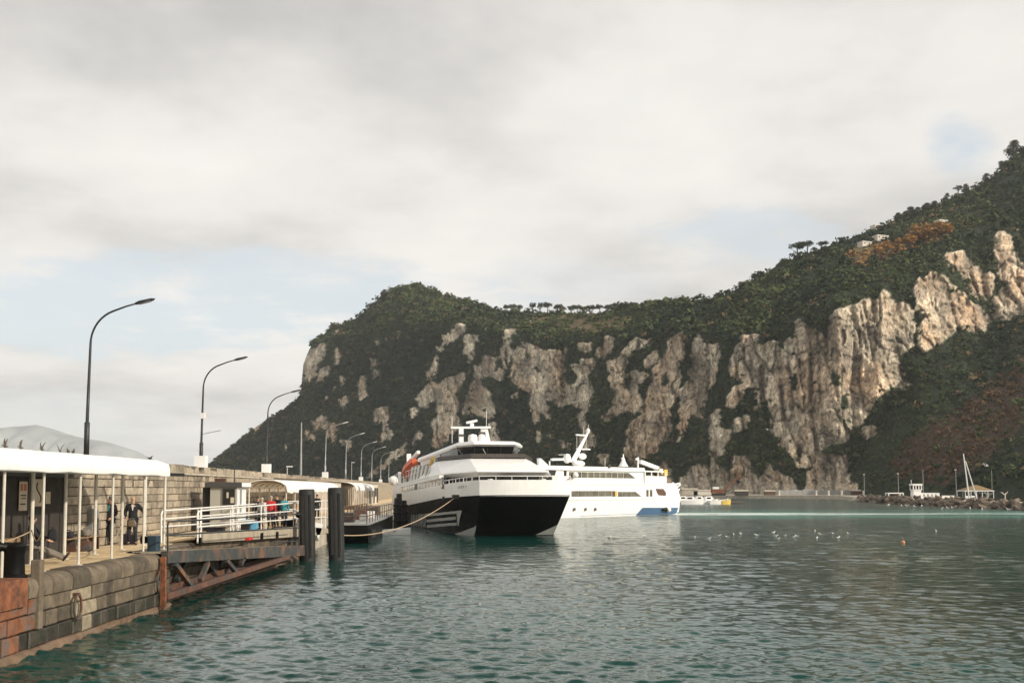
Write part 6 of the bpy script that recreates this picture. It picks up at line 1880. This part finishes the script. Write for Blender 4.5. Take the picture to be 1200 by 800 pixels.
def control_tower():
    Y = 288; k = Y/1202; x = P_(1073.5, 583, Y).x
    t = thing('harbour_tower', 'small white harbour watch tower with a glazed top room and low wing on the breakwater', 'building', (x, Y, BG))
    h = lambda py: P_(1073, py, Y).z - BG
    MB().loft([[(-1.15,-1.15,0),(1.15,-1.15,0),(1.15,1.15,0),(-1.15,1.15,0)], [(-1.05,-1.05,h(574)),(1.05,-1.05,h(574)),(1.05,1.05,h(574)),(-1.05,1.05,h(574))]]).build('wall', MAT['white'], t)
    MB().box(-1.3,-1.3,h(574)+.003,1.3,1.3,h(574)+.2).build('sill', MAT['white'], t)
    MB().box(-1.1,-1.1,h(574)+.2,1.1,1.1,h(568.7)).build('glazing', MAT['glass'], t)
    for sx in (-1.12, -.4, .4, 1.12):
        for sy in (-1.12, 1.12): MB().box(sx-.12, sy-.1, h(574)+.2, sx+.12, sy+.1, h(568.7)).build('pillar', MAT['white'], t)
    MB().box(-1.35,-1.35,h(568.7)+.002,1.35,1.35,h(566.6)).build('roof', MAT['white'], t)
    MB().tube([(-1.25,0,h(566.6)),(-1.25,0,h(562))], .08, 6).build('mast', MAT['white'], t)
    x1 = P_(1099.5, 580, Y).x - x
    MB().box(1.16,-.9,0,x1,.9,h(577.2)).build('wing', MAT['white'], t)
    for i in range(4): a = 1.6+(x1-1.8)*i/4; MB().box(a,-.93,h(581.5),a+.55,-.9,h(578.6)).build('window', MAT['galv'], t)
control_tower()
def pavilion():
    Y = 282; x = P_(1143, 583, Y).x; h = lambda py: P_(1143, py, Y).z - BG; w = (1157-1123)/1202*Y/2
    t = thing('pavilion', 'open pavilion with an ochre pitched roof and white posts on the breakwater', 'pavilion', (x, Y, BG))
    MB().loft([[(-w,-2.6,h(574.4)),(w,-2.6,h(574.4)),(w,2.6,h(574.4)),(-w,2.6,h(574.4))], [(-.3,-.3,h(568)),(.5,-.3,h(568)),(.5,.3,h(568)),(-.3,.3,h(568))]]).build('roof', MAT['roof_tile'], t)
    MB().box(-w-.06,-2.66,h(574.4)-.22,w+.06,2.66,h(574.4)-.003).build('fascia', MAT['white'], t)
    for i in range(6):
        for y in (-2.5, 2.5): MB().box(-w+.1+(2*w-.3)*i/5, y-.07, 0, -w+.24+(2*w-.3)*i/5, y+.07, h(574.4)-.22).build('post', MAT['white'], t)
    MB().box(-w*.5,-1.5,0,w*.55,1.8,h(578)).build('counter', MAT['kiosk'], t)
    MB().box(-w*.95,-2.45,0,-w*.3,-2.3,h(580.5)).build('parapet', MAT['white'], t)
pavilion()
def sheerlegs():
    Y = 276; a = P_(1129, 531.5, Y); b1 = P_(1135.7, 583, Y); b2 = P_(1148.5, 583, Y)
    t = thing('mast', 'tall pale mast on the breakwater, slightly leaning, with a slanting boom leg', 'mast', (b1.x, Y, BG))
    o = Vector((b1.x, Y, BG)); s = lambda p: Vector(p) - o
    MB().tube([s((b1.x, Y, BG)), s(a)], [.20,.13], 8).build('pole', MAT['white'], t, smooth=True)
    MB().tube([s((b2.x, Y+2, BG)), s(P_(1131.5, 540, Y))], [.20,.12], 8).build('boom', MAT['white'], t, smooth=True)
sheerlegs()
def frame_stand():
    Y = 300; x0, x1 = P_(1041.5,583,Y).x, P_(1058.5,583,Y).x; h = P_(1050,577,Y).z-BG
    t = thing('frame_shelter', 'white square open frame with brown crates inside on the breakwater, left of the tower', 'shelter', ((x0+x1)/2, Y, BG)); w = (x1-x0)/2
    for sx in (-1, 1):
        for y in (0, 2.4): MB().box(sx*w-.13, y-.13, 0, sx*w+.13, y+.13, h-.28).build('post', MAT['white'], t)
    MB().box(-w-.13,-.15,h-.277,w+.13,2.55,h).build('top_frame', MAT['white'], t)
    for i,(a,hh) in enumerate(((-.9,1.0),(.2,1.5),(1.1,.8))): MB().box(a-.4,.6,0,a+.4,1.6,hh*.7).build('crate', MAT['rust'], t)
frame_stand()
def lamp_far(px, ytop, ybase, Y, lab, head=True):
    x = at(px, ybase, Y).x; z1 = at(px, ytop, Y).z
    t = thing('lamp_post', lab, 'lamp post', (x, Y, BG), 0, 'lamp posts along the far shore')
    MB().tube([(0,0,0),(0,0,z1-BG)], [.10,.07], 6).build('pole', MAT['galv'], t)
    if head: MB().box(-.35,-.12,z1-BG,.2,.12,z1-BG+.18).build('lamp_head', MAT['white_metal'], t)
lamp_far(1013, 556, 575, 330, 'thin lamp post farthest left along the breakwater shore')
lamp_far(1053, 555, 580, 310, 'lamp post behind the white frame shelter')
lamp_far(1082, 549.5, 575, 300, 'tall lamp post just right of the harbour tower', False)
lamp_far(1120.5, 550.5, 570, 300, 'lamp post left of the pavilion')
lamp_far(1162.5, 550.5, 568, 300, 'lamp post right of the pavilion', False)
def low_wall(px0, px1, Y, h, lab, mat='white', nm='low_wall', cat='wall'):
    a, c = at(px0, 583, Y).x, at(px1, 583, Y).x
    t = thing(nm, lab, cat, ((a+c)/2, Y, BG)); w = (c-a)/2
    MB().box(-w,-.2,0,w,.2,h).build('wall', MAT[mat], t); MB().box(-w-.05,-.26,h+.002,w+.05,.26,h+.1).build('cap', MAT['white_metal'], t)
low_wall(1104, 1118, 270, .75, 'low white wall left of the pavilion on the breakwater')
low_wall(1150, 1200, 300, 1.2, 'long drab wall behind the breakwater right of the pavilion', 'concrete')
def tree_statue():
    Y = 262; p = at(1178, 584, Y)
    t = thing('bare_tree', 'small pale bare forked tree on the breakwater at the right', 'tree', (p.x, Y, BG-.2))
    MB().tube([(0,0,0),(0,0,1.3)], [.16,.12], 6).build('trunk', MAT['villa'], t)
    for dx, dz in ((-.9,1.0),(.8,1.1),(.2,.6),(-1.2,.8)): MB().tube([(0,0,1.2),(dx*.6,0,1.3+dz*.5),(dx,.1,1.3+dz*.8)], [.1,.08,.03], 5).build('branch', MAT['villa'], t)
tree_statue()
def fence():
    Y = 402; t = thing('quay_fence', 'long grey panel fence at the foot of the cliff on the far quay', 'fence', (at(955,580,Y).x, Y, 1.35))
    w = (1003-918)/1202*Y/2
    for k in range(12):
        x = -w + 2*w*k/12
        MB().box(x+.1,-.05,.1,x+2*w/12-.1,.05,1.9 if k not in (4,5) else 2.3).build('panel', MAT['galv'], t); MB().box(x-.08,-.08,0,x+.08,.08,2.1).build('post', MAT['galv'], t)
fence()
for k, (px, lab) in enumerate(((956.5,'pale bollard on the far quay edge, first of the row'),(971,'pale bollard on the far quay edge, second of the row'),(986.5,'pale bollard on the far quay edge, third of the row'),(913,'pale bollard on the far quay edge, alone at left'),(1012,'pale bollard at the right end of the far quay'))):
    p = onz(px, 584.8, 1.35); Y = at(px, 584, 380).y; q = at(px, 580.5, Y)
    t = thing('quay_bollard', lab, 'bollard', (q.x, Y, 1.35), group='bollards on the far quay')
    MB().lathe([(.45,0),(.36,.2),(.34,1.3),(.5,1.45),(.5,1.7),(.1,1.8)], 8).build('post', MAT['villa'], t, smooth=True)
def low_ramp():
    Y = 318; p = at(1018, 586, Y); t = thing('slipway_ramp', 'pale concrete slipway with a slanted kerb where the breakwater starts', 'slipway', (p.x, Y, 0))
    MB().prism([(-4.5,0,.9),(-.6,0,1.5),(1.6,0,.15),(.6,0,.1),(-.9,0,.85),(-4.5,0,.5)], (0,1.2,0)).build('kerb', MAT['villa'], t)
    MB().box(-5.5,-.3,-.4,.9,2.6,.22).build('platform', MAT['concrete'], t)
low_ramp()
def digger():
    Y = 372.0; k = Y/1202; p = at(842, 583, Y)
    t = thing('crane_digger', 'rusty orange crawler digger with a long raised lattice boom at the foot of the cliff', 'digger', (p.x, Y, 1.35))
    o = Vector((p.x, Y, 1.35)); s = lambda px, py, dy=0: at(px, py, Y+dy) - o + Vector((0, dy, 0))*0
    for y in (-1.3, 1.3): MB().loft([[(-2.4,y-.35,.35),(-2.0,y-.35,.0),(2.0,y-.35,.0),(2.4,y-.35,.35),(2.0,y-.35,.8),(-2.0,y-.35,.8)], [(-2.4,y+.35,.35),(-2.0,y+.35,.0),(2.0,y+.35,.0),(2.4,y+.35,.35),(2.0,y+.35,.8),(-2.0,y+.35,.8)]]).build('track', MAT['tyre'], t)
    MB().box(-2.5,-1.4,.85,1.6,1.4,2.3).build('body', MAT['rust_bright'], t, bevel=.1)
    MB().box(-2.2,-1.1,2.31,.2,.7,3.1).build('engine_cover', MAT['white'], t, bevel=.1)
    MB().box(.3,-1.3,2.31,1.5,-.1,3.4).build('cab', MAT['glass_pale'], t, bevel=.08)
    a, c = s(845,577), s(867.5,556.5)
    for dy, w in ((-.4,.30),(.4,.30)): MB().bar(a+Vector((0,dy,0)), c+Vector((0,dy*.3,0)), w, w*1.7).build('boom', MAT['rust_bright'], t)
    n = 7
    for j in range(n): MB().bar(a.lerp(c, j/n)+Vector((0,-.4,0)), a.lerp(c, (j+1)/n)+Vector((0,.35,0)), .12).build('lattice', MAT['rust_bright'], t)
    MB().bar(c, s(864.5,563.5), .25).build('stick', MAT['rust'], t)
    q = s(864.5,563.5); MB().loft([[(-.6,-.6,.3),(.6,-.6,.3),(.6,.6,.3),(-.6,.6,.3)], [(-.3,-.5,-.9),(.5,-.5,-.7),(.5,.5,-.7),(-.3,.5,-.9)]]).build('bucket', MAT['black'], t, loc=q)
digger()
def motorboat(px, py, L_, lab, cabin, mat='white', rz=0.15):
    p = onz(px, py, 0)
    t = thing('motorboat', lab, 'boat', (p.x, p.y, 0), R(-90)+rz, 'small boats moored at the far pontoon')
    w = L_*.36; rings = []
    for k in range(8):
        s = k/7; hw = w/2*(1-s**2.6*.95); zt = .95+.45*s*s; y = -L_/2+L_*s
        rings.append([(-hw,y,zt),(-hw*.8,y,.0),(0,y,-.3+.4*s**3),(hw*.8,y,.0),(hw,y,zt)])
    MB().loft(rings).build('hull', MAT[mat], t, smooth=True)
    if cabin:
        MB().loft([[(-w*.36,-L_*.28,.95),(w*.36,-L_*.28,.95),(w*.30,L_*.2,1.1),(-w*.30,L_*.2,1.1)], [(-w*.32,-L_*.25,1.95),(w*.32,-L_*.25,1.95),(w*.24,L_*.06,2.0),(-w*.24,L_*.06,2.0)]]).build('cabin', MAT['white'], t)
        for sx in (-1,1): MB().box(sx*w*.35-.02,-L_*.2,1.35,sx*w*.35+.02,L_*.0,1.75).build('window', MAT['glass'], t)
    else:
        MB().prism([(-w*.3,L_*.02,1.0),(w*.3,L_*.02,1.0),(w*.26,-L_*.06,1.55),(-w*.26,-L_*.06,1.55)], (0,.06,0)).build('windscreen', MAT['glass'], t)
        MB().box(-w*.25,-L_*.3,.95,w*.25,-L_*.18,1.3).build('seat', MAT['pale_cloth'], t)
def pontoon_far():
    a = onz(797, 590.4, 0); c = onz(872, 590.4, 0); e = onz(862, 589.5, 0)
    t = thing('floating_pontoon', 'long dark floating pontoon carrying the row of small boats by the far shore', 'pontoon', (a.x, a.y, 0))
    L_ = (c - a).x
    MB().box(-6, 1.2, -.3, L_, 3.6, .32).build('float', MAT['kiosk'], t)
    MB().box(-6, 1.25, .322, L_, 3.55, .40).build('decking', MAT['wood'], t)
    for k in range(6): MB().tube([(L_*k/6, 3.2, .4), (L_*k/6, 3.2, 1.1)], .06, 6).build('post', MAT['galv'], t)
pontoon_far()
motorboat(802, 590.2, 5.0, 'white cabin boat nearest the white ferry stern at the far pontoon', True)
motorboat(811, 590.6, 5.6, 'white motorboat with a dark window, second from the ferry at the pontoon', True, rz=-.1)
motorboat(821, 590.3, 4.6, 'cream cabin boat in the middle of the pontoon row', True, 'villa')
motorboat(832, 590.5, 5.2, 'bright white cabin boat just left of the last boat in the row', True, rz=.2)
motorboat(842.5, 590.6, 5.0, 'white open boat at the right end of the row below the digger', False)
motorboat(851, 590.8, 2.3, 'small yellow boat at the very end of the pontoon', False, 'yellow')
motorboat(886, 582.6, 4.2, 'pale little boat drawn up on the far quay right of the digger', False)
for px, w_, h_, mat, lab in ((808,6,2.2,'concrete','low grey hut on the far quay behind the first boats'),(826,9,1.6,'villa','long low tan hut on the far quay behind the middle boats'),(869,5,1.5,'kiosk','dark container on the far quay right of the digger'),(902,4,1.4,'rust','rust brown stack on the far quay'),(1003,3.4,1.6,'rust','rust brown box at the end of the far quay')):
    Y = 398; p = at(px, 583, Y); t = thing('hut', lab, 'hut', (p.x, Y, 1.35))
    MB().box(-w_/2,-1,0,w_/2,1,h_).build('wall', MAT[mat], t); MB().prism([(-w_/2-.2,-1.2,h_+.002),(-w_/2-.2,1.2,h_+.002),(-w_/2-.2,0,h_+.5)], (w_+.4,0,0)).build('roof', MAT['concrete'], t)

# ================================================================== BIRDS AND FLOATS
def gull_meshes():
    body = MB(); rings = []
    for y, r, z in ((-.24,.015,.10),(-.16,.05,.09),(-.05,.085,.075),(.06,.085,.08),(.13,.055,.13),(.17,.045,.19),(.21,.05,.215),(.25,.035,.21),(.27,.012,.205)):
        rings.append([(r*math.cos(a), y, z + r*math.sin(a)) for a in np.linspace(0, 2*math.pi, 9)[:-1]])
    body.loft(rings); b = body.mesh('body', True)
    k = MB().loft([[(-.012,.26,.2),(.012,.26,.2),(.012,.26,.222),(-.012,.26,.222)], [(-.003,.33,.196),(.003,.33,.196),(.003,.33,.204),(-.003,.33,.204)]]).mesh('beak')
    fw = MB()
    fw.loft([[(.075,.08,.12),(.092,.05,.10),(.085,.05,.06)], [(.088,-.05,.135),(.10,-.06,.10),(.09,-.06,.05)], [(.04,-.24,.14),(.05,-.26,.12),(.04,-.25,.09)], [(.012,-.34,.14),(.016,-.34,.135),(.012,-.34,.13)]])
    fm = MB().add([(-x, y, z) for x, y, z in fw.v], fw.f)
    sp = MB(); pts = [(.05,.02,.10,.16),(.30,.05,.24,.15),(.52,.0,.25,.11),(.72,-.08,.22,.03)]
    sp.loft([[(x,y+c/2,z),(x,y,z+.02),(x,y-c/2,z),(x,y,z-.012)] for x, y, z, c in pts])
    sm = MB().add([(-x, y, z) for x, y, z in sp.v], sp.f)
    up = MB(); pts = [(.04,.02,.12,.16),(.16,.04,.40,.15),(.30,-.02,.62,.10),(.42,-.08,.78,.02)]
    up.loft([[(x,y+c/2,z),(x+.015,y,z),(x,y-c/2,z),(x-.015,y,z)] for x, y, z, c in pts])
    um = MB().add([(-x, y, z) for x, y, z in up.v], up.f)
    return b, k, (fw.mesh('wing'), fm.mesh('wing')), (sp.mesh('wing'), sm.mesh('wing')), (up.mesh('wing'), um.mesh('wing'))
GB, GK, GF, GS, GU = gull_meshes()
def gull(loc, rz, label, wings, group=None, dark=False, sc=1.0, rx=0):
    t = thing('gull', label, 'gull', loc, rz, group, rx=rx); t.scale = (sc,)*3
    inst('body', GB, t, MAT['gull_dark' if dark else 'gull_white']); inst('beak', GK, t, MAT['yellow'])
    for w in wings: inst('wing', w, t, MAT['gull_dark' if dark else 'gull_grey'])
rg_ = random.Random(12)
for zx, zy in ((85,236),(185,243),(255,222),(315,233),(360,216),(408,208),(520,218),(638,200),(655,224),(672,243),(720,222),(780,232),(805,226),(930,188),(968,212),(942,240),(1060,210),(1092,236),(1166,208)):
    px, py = 800 + zx/6, 590 + zy/6 + 1.2
    p = onz(px, py, 0); gull(p + Vector((0, 0, .0)), rg_.uniform(0, 6.28), 'white gull afloat in the scattered flock on the open harbour water', GF, 'gulls afloat on the harbour', sc=0.75)
for px, py in ((714.5,630),(755,628.5),(1097,622.5)):
    gull(onz(px, py, 0), rg_.uniform(0, 6.28), 'white gull afloat in the scattered flock on the open harbour water', GF, 'gulls afloat on the harbour', sc=0.75)
for px, py in ((1041,592.2),(1057,593.3),(1072,594),(1080,593.3),(1104,596.6),(1111,595.8),(1116,595.8),(1137,596.4),(1182,597.8),(1151,597.2),(1063,593.2)):
    p = onz(px, py, 0)
    gull(p, rg_.uniform(0, 6.28), 'gull resting on the water close under the breakwater rocks', GF, 'gulls under the breakwater', sc=1.7)
gull(at(1155, 546.3, 120), R(60), 'gull gliding with spread wings in front of the dark slope at the right', GS, None, sc=1.25, rx=.2)
gull(at(899, 503.5, 200), R(80), 'tiny gull in flight before the grey cliff', GS, None, sc=1.1)
gull(at(932, 575.3, 260), R(70), 'gull taking off low over the far quay with raised wings', GU, None, sc=1.7)
for k, (px, py, nb) in enumerate(((6.5,518.0,1),(24.5,520.4,1),(49.5,523.2,1),(70.5,525.5,1),(80,526.6,0),(86,526.6,0),(176,537.5,0))):
    X = -13.1; p = onx(px, py, X); p.z = 5.0
    gull(p, R(100+k*23), ['dark bird with raised wings on the canopy top, first from the left','dark bird with raised wings on the canopy top, second from the left','dark bird with raised wings on the canopy top, third from the left','dark bird with raised wings on the canopy top, fourth from the left','dark bird standing on the canopy top left of the big lamp','dark bird sitting next to the big lamp on the canopy top','dark bird alone near the far end of the near canopy'][k], GU if nb else GF, 'dark birds on the near canopy', dark=True, sc=.32 if nb else .5)
def buoy():
    p = onz(1058, 636, 0); t = thing('buoy', 'orange mooring buoy floating in the open harbour right of the gull flock', 'buoy', p)
    MB().sphere((0,0,.05), .16, 14, 9).build('float', MAT['buoy'], t, smooth=True); MB().tube([(0,0,.2),(0,0,.33)], .03, 8).build('eye', MAT['dark_steel'], t)
    MB().lathe([(.05,.31),(.06,.35),(.01,.37)], 8).build('cap', MAT['buoy'], t)
buoy()
